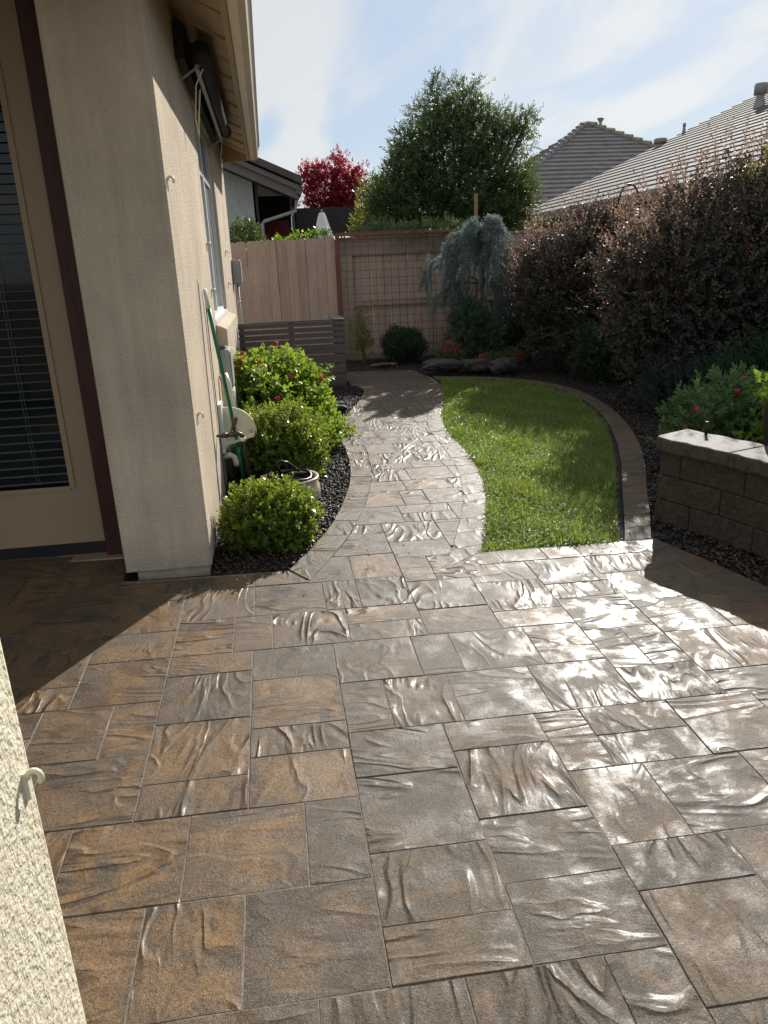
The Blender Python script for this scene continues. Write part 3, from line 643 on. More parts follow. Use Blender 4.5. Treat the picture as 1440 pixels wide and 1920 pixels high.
# window
win = pr('window_recess', 'dark', -.62, -.60, Y0, Y1, Z0, Z1)
fr = MB()
for a in ((-.50, -.44, Y0, Y0 + .05, Z0, Z1), (-.50, -.44, Y1 - .05, Y1, Z0, Z1), (-.50, -.44, Y0 + .05, Y1 - .05, Z0, Z0 + .06), (-.50, -.44, Y0 + .05, Y1 - .05, Z1 - .05, Z1), (-.495, -.445, (Y0 + Y1) / 2 - .03, (Y0 + Y1) / 2 + .03, Z0 + .06, Z1 - .05), (-.492, -.450, Y0 + .05, Y1 - .05, 2.30, 2.34)): fr.box(*a)
wf = fr.build('window', 'white', house)
for a, b in ((Y0 + .05, (Y0 + Y1) / 2 - .03), ((Y0 + Y1) / 2 + .03, Y1 - .05)):
    pr('pane', 'paneshade', -.475, -.47, a, b, Z0 + .06, 2.30, parent=wf); pr('pane', 'glass', -.475, -.47, a, b, 2.34, Z1 - .05, parent=wf)
sl_ = MB().hexa([(-.409, 5.86, 1.03), (-.33, 5.86, 1.03), (-.33, 7.80, 1.03), (-.409, 7.80, 1.03)], [(-.409, 5.86, 1.19), (-.33, 5.86, 1.155), (-.33, 7.80, 1.155), (-.409, 7.80, 1.19)]).build('window_sill', 'stucco', house); bevel(sl_, .01)
pr('sill_strip', 'white', -.44, -.405, Y0 - .01, Y1 + .01, Z0 + .001, Z0 + .03, parent=wf)
# door wall
pr('wall', 'stucco', -4, -.905, 4.16, 4.4, 2.949, ZT + .1); pr('wall', 'stucco', -4, -2.4, 4.16, 4.4, -.1, 2.948)
pr('wall', 'stucco', -.905, -.839, 3.98, 4.4, .12, ZT + .1)
pr('wall', 'stucco', -4.2, -4.0, 2.7, 4.4, -.1, ZT)
pr('back_wall', 'stucco', -4.2, -.80, 9.7, 9.9, 0, ZT)
pr('jamb', 'jamb', -.998, -.906, 4.03, 4.15, .10, 2.948)
pr('jamb', 'jamb', -2.38, -2.29, 4.03, 4.15, .10, 2.948); pr('head_jamb', 'jamb', -2.29, -.999, 4.03, 4.15, 2.865, 2.948)
pr('door_sill', 'trimwood', -2.3, -.86, 3.98, 4.12, .05, .10, bv=.006); pr('door_step', 'concrete', -2.3, -.862, 4.01, 4.15, -.02, .049)
door = MB()
DX0, DX1 = -2.28, -1.0; gx0, gx1, gz0, gz1 = -2.12, -1.132, .485, 2.72
for a in ((DX0, gx0, 4.085, 4.13, .17, 2.86), (gx1, DX1, 4.085, 4.13, .17, 2.86), (gx0, gx1, 4.085, 4.13, .17, gz0), (gx0, gx1, 4.085, 4.13, gz1, 2.86)): door.box(*a)
door = door.build('door', 'door', house)
pr('glass', 'glass', gx0, gx1, 4.125, 4.128, gz0, gz1, parent=door)
pr('gap_shade_strip', 'blackrub', DX0, DX1, 4.09, 4.13, .101, .169)  # black box standing in for the shade in the gap under the door
bd = MB(); 
for a in ((gx0 - .015, gx0 + .012, 4.075, 4.0845, gz0, gz1), (gx1 - .012, gx1 + .015, 4.075, 4.0845, gz0, gz1), (gx0 + .012, gx1 - .012, 4.075, 4.0845, gz0 - .012, gz0 + .012), (gx0 + .012, gx1 - .012, 4.075, 4.0845, gz1 - .01, gz1 + .012)): bd.box(*a)
bd.build('glazing_bead', 'door', door)
s0 = MB().hexa([(gx0, 4.094, 0), (gx1 - .005, 4.094, 0), (gx1 - .005, 4.117, .003), (gx0, 4.117, .003)], [(gx0, 4.094, .0015), (gx1 - .005, 4.094, .0015), (gx1 - .005, 4.117, .0045), (gx0, 4.117, .0045)]).build('blind_slat', 'slat', door)
s0.location.z = gz0 + .03
z = gz0 + .075
while z < gz1 - .02:
    c = s0.copy(); C.objects.link(c); c.parent = door; c.location.z = z; z += .045
for x in (-1.30, -1.315): MB().tube([(x, 4.105, gz0 + .02), (x, 4.105, gz1)], .0012, 5).build('blind_cord', 'slat', door)
# ceilings by the door and pillar, and an added unseen shade roof
pr('ceiling', 'trimwood', -4.2, -.10, 2.7, 3.699, 2.95, 3.02)
pr('ceiling', 'trimwood', -4.2, -.839, 3.70, 4.4, 2.95, 3.02); pr('added_shade_roof', 'trimwood', -4.2, -.95, .6, 2.69, 2.95, 3.05)  # the last roof is unseen, added to keep light off the left patio and door
# sloping eave: boards, fascia, gutter
y = 2.72; k = 0
while y < 9.72:
    d = .006 * (k % 2); wd = .46
    z_in = 2.985 - d; z_out = 2.85 - d
    MB().hexa([(-.409, y + .006, z_in), (-.118, y + .006, z_out), (-.118, y + wd, z_out), (-.409, y + wd, z_in)], [(-.409, y + .006, z_in + .02), (-.118, y + .006, z_out + .02), (-.118, y + wd, z_out + .02), (-.409, y + wd, z_in + .02)]).build('soffit_board', 'trimwood', house)
    MB().hexa([(-.409, y - .012, z_in - .012), (-.125, y - .012, z_out - .012), (-.125, y + .005, z_out - .012), (-.409, y + .005, z_in - .012)], [(-.409, y - .012, z_in + .02), (-.125, y - .012, z_out + .02), (-.125, y + .005, z_out + .02), (-.409, y + .005, z_in + .02)]).build('soffit_batten', 'trimwood', house)
    y += wd + .012; k += 1
MB().hexa([(-.42, 9.72, 2.77), (-.09, 9.72, 2.80), (-.09, 9.76, 2.80), (-.42, 9.76, 2.77)], [(-.42, 9.72, 3.04), (-.09, 9.72, 2.90), (-.09, 9.76, 2.90), (-.42, 9.76, 3.04)]).build('end_board', 'trimwood', house)
pr('fascia', 'trimwood', -.116, -.085, 2.65, 9.76, 2.795, 2.99)
gut = MB(); prof = [(-.084, 2.81), (-.03, 2.80), (.01, 2.815), (.018, 2.835), (.008, 2.85), (.022, 2.87), (.012, 2.89), (.030, 2.91), (.030, 2.935), (.045, 2.95), (.045, 2.97), (-.084, 2.97)]
v = [(x, 2.62, z) for x, z in prof] + [(x, 9.80, z) for x, z in prof]; n = len(prof)
gut.add(v, [(i, (i + 1) % n, n + (i + 1) % n, n + i) for i in range(n)] + [tuple(range(n - 1, -1, -1)), tuple(range(n, 2 * n))]); gut.build('gutter', 'gutter', house)
MB().hexa([(-4.3, 2.62, 4.62), (.02, 2.62, 3.03), (.02, 9.85, 3.03), (-4.3, 9.85, 4.62)], [(-4.3, 2.62, 4.7), (.02, 2.62, 3.10), (.02, 9.85, 3.10), (-4.3, 9.85, 4.7)]).build('roof', 'tile2', house)
MB().tube([(-.406, 4.55, .2), (-.404, 4.62, 1.0), (-.404, 4.72, 1.5), (-.404, 4.78, 1.53)], .0035, 6).build('wall_cable', 'greybox', house)
MB().tube([(-.404, 5.05, .15), (-.403, 5.07, .8), (-.404, 5.10, 1.4)], .003, 6).build('wall_cable', 'iron', house)
eb = MB().tube([(-.41, 5.22, .33), (-.36, 5.22, .335), (-.335, 5.22, .32), (-.325, 5.22, .28), (-.325, 5.22, .255)], .022, 12).build('drain_elbow', 'cream', house, True)
MB().tube([(-.385, 5.5, .1), (-.385, 5.5, .62)], .02, 10).build('drain_pipe', 'greybox', house, True)

col = thing('patio_post', 'bright cream stucco post close by at the left edge of the picture', 'post', (-.3, .745, G(-.3, .745)))
bevel(MB().box(-.75, -.30, -.5, .745, -.1, 2.95).build('post_body', 'stucco_near', col), .012, 3)

def hook(name_label, loc, s=1.0, mat='cream', face=None):
    t = thing('cable_hook', name_label, 'hook', loc, 'plastic cable hooks on the stucco')
    b = MB(); b.hexa([(0, -.008 * s, -.045 * s), (0, .008 * s, -.045 * s), (0, .008 * s, .03 * s), (0, -.008 * s, .03 * s)], [(.005, -.006 * s, -.042 * s), (.005, .006 * s, -.042 * s), (.005, .006 * s, .028 * s), (.005, -.006 * s, .028 * s)])
    b.v = [(x + loc[0], y + loc[1], z + loc[2]) for x, y, z in b.v]; b.build('back_plate', mat, t)
    pts = [(loc[0] + .004 + .016 * s * (1 - math.cos(a)), loc[1], loc[2] + .012 * s + .02 * s * math.sin(a)) for a in np.linspace(0, 3.9, 9)]
    MB().tube(pts, .0075 * s, 8).build('hook_arm', mat, t, True); return t
hook('large cream plastic hook on the near stucco post', (-.30, .715, 1.045), .45)
hook('small plastic hook high on the lit edge of the corner pillar', (-.41, 3.78, 1.95), .8)
hook('small plastic hook just left of the window, upper one', (-.41, 5.82, 1.74), .8)
hook('small plastic hook just left of the window above the green pole', (-.41, 5.80, 1.42), .8)
hook('small plastic hook right of the window, upper one', (-.41, 8.45, 1.75), .8)
hook('small plastic hook right of the window, lower one', (-.41, 8.35, 1.43), .8)
hook('small plastic hook low on the corner pillar left of the hose bib', (-.41, 3.85, .86), .8)

# rolled awning over the window
aw = thing('window_awning', 'rolled dark awning with pale bar and dangling cord above the side window', 'awning', (-.41, 5.0, 2.75))
MB().tube([(-.27, 5.05, 2.77), (-.27, 7.75, 2.79)], .052, 14).build('fabric_roll', 'dark', aw, True)
MB().tube([(-.27, 5.03, 2.77), (-.27, 5.05, 2.77)], .062, 14).build('end_cap', 'dark', aw, True); MB().tube([(-.27, 7.75, 2.79), (-.27, 7.78, 2.79)], .06, 14).build('end_cap', 'blackrub', aw, True)
pr('backing_board', 'dark', -.409, -.36, 4.95, 7.9, 2.72, 2.90, parent=aw)
MB().box(-.315, -.295, 5.08, 7.7, 2.695, 2.72).build('front_bar', 'greybox', aw)
for yy in (5.12, 7.66): MB().tube([(-.405, yy, 2.65), (-.28, yy, 2.73)], .008, 8).build('arm', 'greybox', aw)
MB().tube([(-.27, 5.1, 2.70), (-.32, 5.12, 2.62), (-.345, 5.14, 2.45), (-.335, 5.16, 2.34), (-.325, 5.15, 2.45), (-.30, 5.13, 2.60)], .005, 6).build('cord', 'cream', aw, True)
MB().tube([(-.30, 7.7, 2.70), (-.33, 7.7, 2.55), (-.325, 7.72, 2.42), (-.315, 7.71, 2.55)], .005, 6).build('cord', 'cream', aw, True)
ch = thing('hanging_chime_ring', 'small dark metal ring hanging from the eave boards at the top edge', 'ring', (-.2, 3.2, 2.88))
MB().tube([(-.2 + .022 * math.cos(a), 3.25, 2.80 + .03 * math.sin(a)) for a in np.linspace(0, 6.28, 15)], .0035, 6).build('ring', 'iron', ch, True); MB().tube([(-.2, 3.25, 2.83), (-.205, 3.25, 2.90)], .003, 6).build('ring_hook', 'iron', ch)

# things on and beside the wall
mt = thing('meter_box', 'small grey electrical box with conduit on the far end of the house wall', 'box', (-.40, 9.75, 1.45))
bevel(MB().box(-.409, -.31, 9.60, 9.85, 1.42, 1.70).build('box_body', 'greybox', mt), .01); MB().box(-.308, -.300, 9.61, 9.84, 1.44, 1.68).build('cover', 'greybox', mt)
MB().tube([(-.36, 9.72, 1.42), (-.36, 9.72, .2)], .013, 8).build('conduit', 'greybox', mt, True); MB().tube([(-.36, 9.72, 1.2), (-.36, 9.72, 1.22)], .02, 8).build('coupling', 'white', mt, True)
gb = thing('irrigation_controller', 'grey square control box under the window sill behind the green pole', 'box', (-.41, 6.0, .8))
bevel(MB().box(-.409, -.33, 5.86, 6.12, .70, 1.0).build('box_body', 'greybox', gb), .008); MB().box(-.34, -.325, 5.88, 6.10, .52, .69).build('lower_cover', 'white', gb); MB().box(-.3290, -.322, 5.88, 6.10, .72, .98).build('lid', 'greybox', gb)
pole = thing('leaning_pole', 'green pole with white tip leaning against the stucco wall', 'pole', (-.28, 4.9, G(-.28, 4.9)))
p0 = Vector((-.285, 5.30, .12)); p1 = Vector((-.395, 5.02, 1.46)); pm = p0.lerp(p1, .91)
MB().tube([p0, p0.lerp(p1, .3) + Vector((.006, 0, 0)), p0.lerp(p1, .6) + Vector((.004, 0, 0)), pm], .013, 10).build('shaft', 'greenpole', pole, True)
MB().tube([pm, p1], [.0125, .012], 10).build('white_tip', 'white', pole, True); MB().tube([p0 + Vector((0, 0, -.05)), p0.lerp(p1, .2)], [.010, .019], 10).build('grip', 'greenpole', pole, True)
bib = thing('hose_bib', 'brass garden tap sticking out of the stucco wall with lever handle', 'tap', (-.41, 4.87, .55))
MB().tube([(-.41, 4.87, .55), (-.375, 4.87, .55)], .009, 10).build('pipe', 'bronze', bib, True); MB().tube([(-.375, 4.87, .55), (-.34, 4.87, .55)], .017, 10).build('coupler', 'bronze', bib, True)
MB().tube([(-.34, 4.87, .55), (-.31, 4.87, .552), (-.28, 4.87, .56), (-.255, 4.87, .55), (-.243, 4.87, .525)], [.013, .018, .017, .014, .015], 10).build('spout', 'bronze', bib, True)
MB().tube([(-.295, 4.87, .56), (-.295, 4.87, .60), (-.29, 4.87, .625)], .008, 8).build('stem', 'bronze', bib, True)
MB().add([(-.325, 4.87 - .006, .565), (-.31, 4.86, .60), (-.30, 4.86, .655), (-.27, 4.86, .668), (-.262, 4.86, .65), (-.285, 4.86, .60), (-.325, 4.88, .565), (-.31, 4.88, .60), (-.30, 4.88, .655), (-.27, 4.88, .668), (-.262, 4.88, .65), (-.285, 4.88, .60)],
         [(0, 1, 2, 3, 4, 5), (11, 10, 9, 8, 7, 6)] + [(i, (i + 1) % 6, 6 + (i + 1) % 6, 6 + i) for i in range(6)]).build('lever', 'bronze', bib)
hs = thing('hose_hanger', 'cream plastic hose hanger with quarter-round back on the wall behind the tap', 'hose hanger', (-.41, 5.35, .5))
ar = [(-.35 + .19 * math.cos(a), .46 + .20 * math.sin(a)) for a in np.linspace(rad(0), rad(88), 10)]
v = [(-.395, .40)] + [(-.165, .45)] + ar[1:] + [(-.395, .66)]
n = len(v); MB().add([(x, 5.30, z) for x, z in v] + [(x, 5.315, z) for x, z in v], [tuple(range(n)), tuple(range(2 * n - 1, n - 1, -1))] + [(i, (i + 1) % n, n + (i + 1) % n, n + i) for i in range(n)]).build('back_panel', 'cream', hs)
MB().hexa([(-.405, 5.20, .40), (-.18, 5.20, .46), (-.18, 5.34, .46), (-.405, 5.34, .40)], [(-.405, 5.20, .415), (-.18, 5.20, .475), (-.18, 5.34, .475), (-.405, 5.34, .415)]).build('tray', 'cream', hs)
MB().box(-.409, -.385, 5.18, 5.36, .36, .70).build('wall_plate', 'white', hs)
dp = thing('cream_downpipe', 'pale cream pipe standing against the wall behind the hose hanger', 'pipe', (-.37, 5.6, .4))
MB().tube([(-.36, 5.62, .45), (-.36, 5.62, .78), (-.38, 5.62, .85)], .035, 12).build('pipe_body', 'cream', dp, True); MB().tube([(-.36, 5.62, .0), (-.36, 5.62, .46)], .03, 12).build('lower_pipe', 'greybox', dp, True)

pot = thing('hose_pot', 'cream glazed round pot holding a coiled black hose between two boxwoods', 'pot', (.05, 4.92, G(.05, 4.92)))
pc = (.035, 4.90, .005)
MB().lathe([(.12, 0), (.15, .0), (.19, .05), (.205, .12), (.20, .17), (.185, .205), (.19, .215), (.20, .22), (.198, .228), (.175, .225), (.17, .19)], pc, 36).build('pot_body', 'potg', pot, True)
MB().lathe([(.17, .19), (.175, .12), (.15, .04), (.001, .03)], pc, 36).build('pot_lining', 'potin', pot, True)
hose = []
for k in range(90):
    a = k * .33; r = .13 - .02 * math.sin(k * .07); hose.append((pc[0] + r * math.cos(a), pc[1] + r * math.sin(a), pc[2] + .14 + .0012 * k + .01 * math.sin(k * .9)))
hs2 = thing('garden_hose', 'black rubber garden hose running from the tap down into the cream pot', 'hose', (-.24, 4.88, .5))
MB().tube([(-.243, 4.87, .53), (-.238, 4.87, .50), (-.236, 4.87, .40), (-.22, 4.88, .25), (-.20, 4.9, .12)], .0105, 10).build('hose_drop', 'blackrub', hs2, True)
MB().tube(hose, .011, 8).build('hose_coil', 'blackrub', hs2, True)
MB().tube([(-.02, 4.86, .28), (-.05, 4.82, .34), (-.02, 4.80, .37), (.03, 4.84, .345), (.07, 4.88, .30), (.10, 4.93, .26)], .010, 8).build('hose_loop', 'blackrub', hs2, True)
MB().tube([(-.243, 4.87, .505), (-.243, 4.87, .53)], .017, 10).build('hose_connector', 'white', hs2, True)

# ------------------------------------------------------------------ plants on the left
def stems(parent, base, n, hgt, spread, r=.006, mat='bark'):
    mb = MB()
    for k in range(n):
        a = k * 2.4; s = spread * random.uniform(.4, 1)
        p = Vector(base); q = p + Vector((math.cos(a) * s, math.sin(a) * s, hgt * random.uniform(.6, .95)))
        mb.tube([p, p.lerp(q, .5) + Vector((0, 0, hgt * .08)), q], [r, r * .8, r * .4], 5)
    return mb.build('stems', mat, parent)
def shrub(name, label, cat, base, mat, blobs, N, n, length, leaf, width, group=None, hgt=None, **k):
    t = thing(name, label, cat, (base[0], base[1], G(base[0], base[1])), group)
    hh = hgt or max(b[2] for b in blobs) * .8; stems(t, (base[0], base[1], G(base[0], base[1]) - .02), 9, hh, .5 * blobs[0][3], .007 * max(1, blobs[0][3] * 2))
    foliage('foliage', t, mat, blobs, N, n, length, leaf, width, **k); return t
bw = dict(up=.85, rnd=.42, inner=.25, shell=.14, lump=.16, opening=.95, jitter=.6)
shrub('boxwood', 'rounded boxwood nearest the patio at the foot of the pillar', 'shrub', (-.09, 4.15), 'boxwood', [(-.10, 4.14, .20, .225, .25, .18), (-.20, 4.10, .18, .15, .2, .16), (.01, 4.16, .17, .14, .2, .15), (-.09, 4.1, .10, .21, .22, .10), (-.16, 4.05, .33, .06, .06, .06)], 2500, 11, .075, .021, .015, 'boxwoods along the house', **bw)
shrub('boxwood', 'larger boxwood behind the cream hose pot', 'shrub', (.08, 5.55), 'boxwood', [(.03, 5.55, .29, .30, .36, .25), (.11, 5.45, .23, .19, .28, .18), (-.1, 5.5, .28, .22, .3, .22), (.08, 5.6, .38, .17, .2, .16), (-.05, 5.5, .48, .08, .1, .08)], 3300, 11, .09, .022, .0155, 'boxwoods along the house', **bw)
shrub('boxwood', 'small dark boxwood half hidden between the flowering bush and the wall', 'shrub', (-.24, 5.75), 'boxwood', [(-.22, 5.8, .3, .14, .25, .25)], 900, 10, .07, .016, .010, 'boxwoods along the house', **bw)
ln = shrub('flowering_bush', 'leafy bright green bush with pink and red flower heads by the house wall', 'shrub', (.0, 6.7), 'lantana', [(-.10, 6.5, .44, .34, .42, .34), (.16, 6.75, .46, .26, .38, .31), (-.25, 6.6, .55, .20, .3, .28), (.27, 6.6, .34, .16, .25, .22), (.03, 7.1, .55, .38, .3, .27), (.08, 6.3, .26, .32, .3, .22)], 2700, 8, .10, .046, .032, up=.6, rnd=.5, lump=.22, opening=1.05)
fl = MB()
for a in range(26):
    u = Vector((random.gauss(0, 1), random.gauss(0, 1), random.gauss(.3, 1))).normalized(); s = u.cross(Vector((.3, .2, 1))).normalized(); t_ = u.cross(s)
    c = u * .017; fl.add([c, c + s * .009 + u * .004, c + u * .012 + t_ * .006, c + t_ * .009 - s * .003], [(0, 1, 2, 3)])
fl.lathe([(.001, .018), (.014, .012), (.018, 0), (.012, -.012), (.001, -.016)], n=8)
f0 = fl.build('flower', 'redfl', ln); sp_, _ = crown_pts([(-.10, 6.5, .44, .38, .45, .40), (.16, 6.75, .46, .30, .4, .37), (-.25, 6.6, .55, .24, .33, .34), (.33, 6.6, .36, .22, .28, .30), (.03, 7.1, .55, .40, .33, .33), (.08, 6.3, .26, .36, .33, .28)], 150, shell=.02, inner=0, lump=.22); sp_ = [tuple(q) for q in sp_ if q[2] > .5 and (q[1] < 6.7 or q[2] > .75) and q[0] > -.38][:27]
f0.matrix_parent_inverse = ln.matrix_world.inverted()
for k, p in enumerate(sp_):
    o = f0 if k == 0 else f0.copy()
    if k: C.objects.link(o); o.parent = ln; o.matrix_parent_inverse = ln.matrix_world.inverted()
    o.location = p; o.rotation_euler = (random.uniform(-.6, .6), random.uniform(-.6, .6), random.uniform(0, 6)); o.scale = [random.uniform(.8, 1.3)] * 3
shrub('rose_sprig', 'thin leafy sprig with one pink bud leaning over the pebble mulch', 'plant', (.45, 6.35), 'lantana', [(.46, 6.3, .20, .10, .12, .12)], 50, 8, .12, .04, .028, up=.7, inner=.5)
bud = thing('rose_bud', 'single pink flower bud at the tip of the low sprig over the mulch', 'flower', (.63, 6.3, .2)); MB().lathe([(.001, .03), (.014, .015), (.016, -.005), (.005, -.025)], (.62, 6.28, .22), 10).build('petals', 'pink', bud, True); MB().tube([(.62, 6.28, .2), (.55, 6.3, .12)], .003, 5).build('stem', 'lantana', bud)

P = np.concatenate([scatter([(-.4, 3.2), (.4, 3.2), (.9, 3.7), (.3, 4.2), (-.02, 3.6)], 60, .002), scatter([(1.6, 2.6), (2.2, 2.6), (2.0, 3.9), (1.2, 3.9)], 40, .002), scatter([(.7, 5), (1.3, 5), (1.8, 9), (1.1, 9)], 60, .002)])
V, F = sprig_mesh(P, np.c_[RNG.normal(0, 1, (len(P), 2)), RNG.uniform(0, .15, len(P))], 1, .02, .017, .010); tag(np_mesh('fallen_leaves', V, F, 'yellowg'), 'small dry leaves scattered on the paving and the path', 'leaves', kind='stuff')
# ------------------------------------------------------------------ slatted screen
scn = thing('slatted_screen', 'low grey brown screen of horizontal slats at the end of the house wall', 'screen', (.2, 9.46, G(.2, 9.46)))
zt = .90
for k, (za_, zb_) in enumerate(((.845, .892), (.775, .828), (.705, .760), (.630, .690), (.505, .615), (.385, .492), (.262, .370), (.125, .248), (.02, .112))):
    sl1 = MB().box(-.40, .885, 9.445, 9.465, za_ + G(.3, 9.4) - .12, zb_ + G(.3, 9.4) - .12).build('slat', 'greyslat', scn)
    MB().box(.87, .89, 9.47, 10.15, za_ + .07, zb_ + .07).build('side_slat', 'greyslat', scn)
for x, y_ in ((-.36, 9.49), (.24, 9.49), (.83, 9.49), (.83, 10.1)): MB().box(x - .03, x + .03, y_ - .022, y_ + .04, .0, .94).build('post', 'greyslat', scn)
MB().prism([(-.41, 9.43), (.90, 9.43), (.90, 10.17), (.76, 10.17), (.76, 9.50), (-.41, 9.50)], .945, .963).build('cap_board', 'greyslat', scn)
blk = thing('bed_rock', 'flat dark stone lying in the pebble mulch beside the slatted screen', 'rock', (.5, 7.9, G(.5, 7.9)))
def rock(parent, c, r, seed, mat='boulder'):
    rr = random.Random(seed); bm = bmesh.new(); bmesh.ops.create_icosphere(bm, subdivisions=3, radius=1)
    ph = [rr.uniform(0, 6) for _ in range(6)]
    for v_ in bm.verts:
        x, y_, z_ = v_.co; s = 1 + .14 * math.sin(3 * x + ph[0]) * math.sin(3.3 * y_ + ph[1]) + .09 * math.sin(6 * y_ + 4 * z_ + ph[2]) + .05 * math.sin(11 * x + 9 * z_ + ph[3])
        v_.co = Vector((x * r[0] * s, y_ * r[1] * s, max(-.6, min(.75, z_ + .1 * math.sin(4 * x + ph[4]))) * r[2] * s)) + Vector(c)
    me = bpy.data.meshes.new('rock'); bm.to_mesh(me); bm.free(); me.materials.append(M[mat]); o = bpy.data.objects.new('stone', me); C.objects.link(o); o.parent = parent
    o.matrix_parent_inverse = parent.matrix_world.inverted(); return o
rock(blk, (.56, 7.75, .17), (.16, .13, .07), 5)

# ------------------------------------------------------------------ rear fence and trellis
FY = 11.9
def gz(x): return G(x, FY)
fen = thing('picket_fence', 'tan wooden fence of dog-eared boards between house and trellis', 'fence', (.3, FY, gz(.3)))
x = -.55; k = 0
while x < .95:
    wd = .140 + .006 * ((k * 7) % 3); t = 1.975 + .012 * (x + .5) + .004 * ((k * 5) % 3); tl = random.uniform(-.003, .003); g = .003 + .004 * (k % 3 == 1)
    p = [(x + tl, gz(x)), (x + wd - g + tl, gz(x)), (x + wd - g - tl, t - .025), (x + wd - g - .028, t), (x + .028, t), (x - tl, t - .025)]
    MB().add([(a, FY - .009 + .004 * (k % 2), b) for a, b in p] + [(a, FY + .009, b) for a, b in p], [(0, 1, 2, 3, 4, 5), (11, 10, 9, 8, 7, 6)] + [(i, 6 + i, 6 + (i + 1) % 6, (i + 1) % 6) for i in range(6)]).build('board', 'fence', fen)
    x += wd; k += 1
for z_ in (.45, 1.1, 1.75): MB().box(-.6, 1.03, FY + .012, FY + .05, z_, z_ + .09).build('rail', 'fence_dark', fen)
bf = thing('rear_fence', 'brown board fence behind the wire trellis and the weeping cedar', 'fence', (3, FY, gz(3)))
x = 1.02; k = 0
while x < 5.5:
    MB().box(x, x + .139, FY + .035 + .004 * (k % 2), FY + .055, .0, 1.94).build('board', 'fence', bf); x += .143; k += 1
for a, b, c, d in ((1.03, 5.5, 1.72, 1.96), (1.03, 5.5, .98, 1.07), (1.03, 5.5, .02, .26)): MB().box(a, b, FY - .005, FY + .033, c, d).build('rail', 'fence_dark', bf)
for x in (1.2, 3.0, 4.9): MB().box(x - .10, x + .10, FY - .012, FY + .031, .262, 1.718).build('post', 'fence', bf)
MB().box(1.09, 5.5, FY - .03, FY + .08, 1.962, 1.985).build('cap_board', 'fence_dark', bf)
MB().box(1.4, 2.9, FY - .03, FY - .008, .05, .18).build('kick_board', 'greyslat', bf)
sf = thing('side_fence', 'long brown board fence behind the purple shrubs on the right', 'fence', (5.45, 6, 0))
y = -1; k = 0
while y < 11.9:
    MB().box(5.44 + .004 * (k % 2), 5.46, y, y + .139, -.1, 1.88).build('board', 'fence', sf); y += .143; k += 1
for a, b in ((1.66, 1.9), (.95, 1.04), (-.05, .2)): MB().box(5.40, 5.438, -1, 11.85, a, b).build('rail', 'fence_dark', sf)
tr = thing('garden_trellis', 'rusty wire grid trellis in a red stained wooden frame against the rear fence', 'trellis', (2, FY - .1, gz(2)))
TX0, TX1, TZ0, TZ1, TY = 1.08, 2.93, .32, 2.0, FY - .10
for a in ((TX0 - .03, TX0 + .03, TZ0 - .2, TZ1 + .05), (TX1 - .03, TX1 + .03, TZ0 - .2, TZ1 + .05)): MB().box(a[0], a[1], TY - .02, TY + .02, a[2], a[3]).build('frame_post', 'redwood', tr)
MB().box(TX0 + .031, TX1 - .031, TY - .02, TY + .02, TZ1, TZ1 + .05).build('frame_rail', 'redwood', tr)
x = TX0 + .115
while x < TX1 - .05: MB().tube([(x + random.uniform(-.004, .004), TY - .025, TZ0), (x + random.uniform(-.004, .004), TY - .025, TZ1)], .0033, 5).build('wire', 'wire', tr); x += .1135
z_ = TZ0 + .05
while z_ < TZ1: MB().tube([(TX0, TY - .029, z_), (TX1, TY - .029, z_ + random.uniform(-.004, .004))], .0033, 5).build('wire', 'wire', tr); z_ += .1135
tg = tag(MB().box(1.50, 1.52, TY - .04, TY - .035, .98, 1.07).build('plant_tag', 'orange'), 'small orange tag hanging on the wire trellis above the thin shrub', 'tag')

# things in front of the rear fence
shrub('thin_shrub', 'thin yellowish shrub in front of the trellis next to the slatted screen', 'shrub', (1.35, 11.5), 'yellowg', [(1.33, 11.45, .62, .13, .12, .36), (1.38, 11.45, .4, .12, .12, .2)], 260, 9, .10, .028, .012, up=.8, inner=.6, lump=.3)
shrub('round_shrub', 'low round dark green shrub in front of the wire trellis', 'shrub', (1.95, 11.3), 'darkg', [(1.95, 11.3, .40, .31, .28, .25)], 2200, 9, .07, .024, .012, up=.4)
shrub('sage_shrub', 'pointed grey green shrub under the weeping cedar', 'shrub', (2.8, 10.6), 'greyg', [(2.80, 10.6, .42, .34, .3, .28), (2.78, 10.6, .68, .22, .2, .28), (2.74, 10.6, .88, .10, .1, .16), (3.0, 10.6, .55, .18, .18, .22)], 1300, 10, .13, .055, .016, up=.6, opening=.8, lump=.25)
nd = shrub('nandina', 'small nandina with bright red foliage behind the boulders', 'shrub', (2.43, 10.3), 'greyg', [(2.43, 10.3, .32, .17, .14, .16)], 260, 8, .09, .03, .014)
foliage('red_leaves', nd, 'redfl', [(2.42, 10.25, .40, .14, .12, .10)], 110, 8, .06, .02, .011)
n2_ = shrub('nandina', 'low red and green nandina just right of the sage shrub', 'shrub', (2.85, 9.95), 'vine', [(2.9, 9.95, .24, .14, .12, .10), (3.15, 9.95, .26, .22, .14, .12)], 380, 8, .08, .028, .014)
foliage('red_leaves', n2_, 'redfl', [(2.78, 9.92, .27, .09, .08, .07), (3.25, 9.9, .30, .08, .08, .07)], 60, 8, .06, .02, .012)
shrub('dark_shrub', 'almost black green shrub against the fence right of the cedar', 'shrub', (3.5, 11.3), 'darkg', [(3.5, 11.3, .55, .35, .3, .42), (3.9, 11.2, .5, .35, .3, .4)], 2000, 9, .09, .03, .014)
